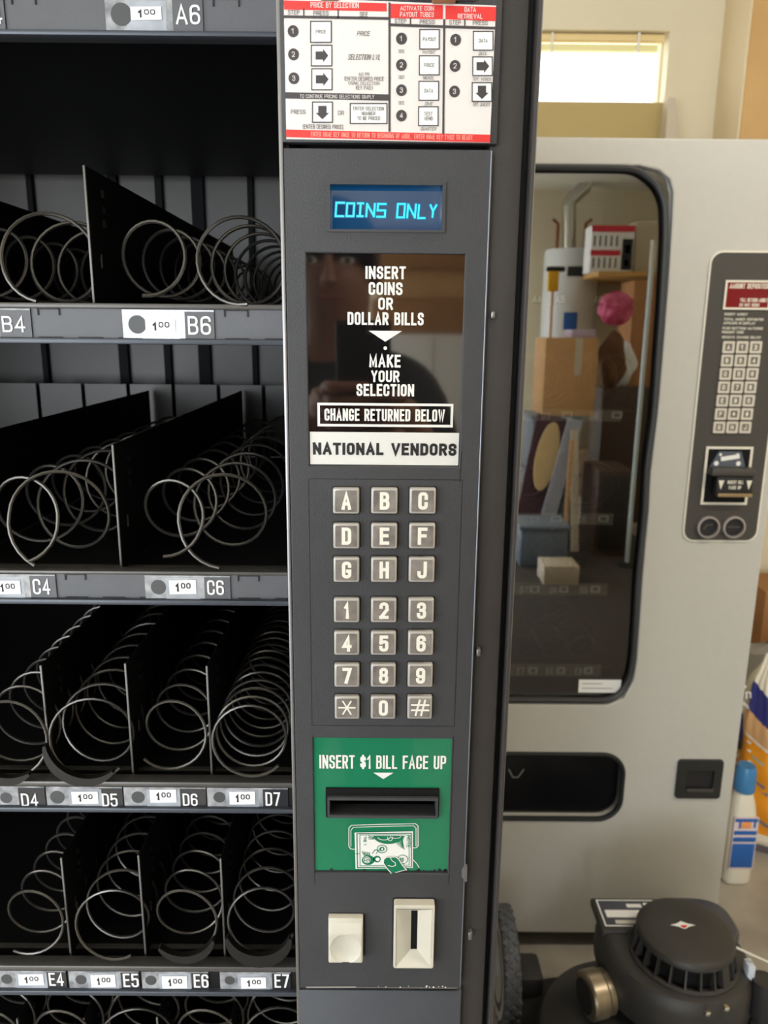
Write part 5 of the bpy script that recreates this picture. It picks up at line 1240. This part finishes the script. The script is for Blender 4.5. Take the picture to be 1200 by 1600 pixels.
# fingers: four across the back of the phone, the thumb on the screen side
for hnd, sg, uu, vv in ((hl, 1, -.066, -.105), (hr2, -1, .013, -.118)):
    pk = chain(hnd, [cf(uu - sg * .014, vv, -.018)], [.017])
    for k in range(4):
        v0 = vv + .028 - .0185 * k; Lf = (.050, .056, .052, .042)[k]
        chain(pk, [cf(uu - sg * .012, v0, -.010), cf(uu - sg * .003, v0 + .002, .006), cf(uu + sg * Lf * .55, v0 + .003, .0045), cf(uu + sg * Lf, v0 + .002, .002)], [.0088, .0082, .0078, .0066])
    chain(pk, [cf(uu - sg * .006, vv + .012, -.026), cf(uu + sg * .010, vv + .028, -.024), cf(uu + sg * .022, vv + .040, -.0225)], [.011, .009, .0075])
skin('body', V, E_, R, skn, PR)
skin('jacket', V[:4] + [V[4]] + [V[7], V[8], tuple(Vector(V[9]).lerp(Vector(V[8]), .18)), V[10], V[11], tuple(Vector(V[12]).lerp(Vector(V[11]), .18))], [(0, 1), (1, 2), (2, 3), (3, 4), (3, 5), (5, 6), (6, 7), (3, 8), (8, 9), (9, 10)], [.135, .125, .135, .10, .062, .075, .058, .043, .075, .058, .043], jk, PR)
j0 = [i for i, v in enumerate(V) if abs(v[2] - .86) < 1e-6]
skin('trousers', [V[0]] + [V[j0[0]], V[j0[0] + 1], V[j0[0] + 2]] + [V[j0[1]], V[j0[1] + 1], V[j0[1] + 2]], [(0, 1), (1, 2), (2, 3), (0, 4), (4, 5), (5, 6)], [.12, .10, .072, .06, .10, .072, .06], pn, PR)
for sx in (-1, 1):
    b = MB(); fx, fy = PX_ + sx * .11, PY_ + .045
    loft(b, [sq(fx, fy, 0, .046, .135, 24, 2.6), sq(fx, fy, .03, .048, .138, 24, 2.6), sq(fx, fy - .01, .06, .042, .115, 24, 2.4), sq(fx, fy - .05, .09, .036, .06, 24, 2.2)], M['ink']); b.build('shoe', PR)
hxx, hyy, hzz = PX_ + .01, PY_ + .065, 1.58
b = MB(); nu, nv = 32, 18; vs = []
for j in range(nv + 1):
    for i in range(nu):
        t = pi * .62 * j / nv; a = 2 * pi * i / nu; fr_ = max(0, sin(a)); tt_ = t * (1 - .42 * fr_)
        vs.append((hxx + .086 * sin(tt_) * cos(a), hyy - .012 + .102 * sin(tt_) * sin(a), hzz + .02 + .108 * cos(tt_)))
b.add(vs, [[j * nu + i, j * nu + (i + 1) % nu, (j + 1) * nu + (i + 1) % nu, (j + 1) * nu + i] for j in range(nv) for i in range(nu)], hrm, True); b.build('hair', PR)
b = MB(); fy_ = hyy + .082
for sx in (-1, 1):
    b.add([(hxx + sx * .031 + .012 * cos(2 * pi * k / 14), fy_ - .004, hzz + .012 + .006 * sin(2 * pi * k / 14)) for k in range(14)], [list(range(13, -1, -1))], M['white_paper'])
    b.add([(hxx + sx * .031 + .005 * cos(2 * pi * k / 12), fy_ - .003, hzz + .012 + .005 * sin(2 * pi * k / 12)) for k in range(12)], [list(range(11, -1, -1))], hrm)
    b.box(hxx + sx * .031 - .016, hxx + sx * .031 + .016, fy_ - .010, fy_ + .000, hzz + .028, hzz + .033, hrm, .002)
    loft(b, [sq(hxx + sx * .080, hyy + .0, hzz + z, .008, r_, 14, 2) for z, r_ in ((-.03, .006), (-.012, .014), (.012, .018), (.03, .010))], skn)
loft(b, [sq(hxx, fy_ + y_, hzz + z, rx, ry, 14, 2) for z, rx, ry, y_ in ((-.030, .010, .006, -.004), (-.022, .014, .016, .002), (0, .008, .010, -.002), (.022, .006, .006, -.008))], skn)
b.box(hxx - .022, hxx + .022, fy_ - .012, fy_ - .002, hzz - .050, hzz - .042, mat('lips', S(160, 90, 84), .5), .003)
b.build('face', PR)
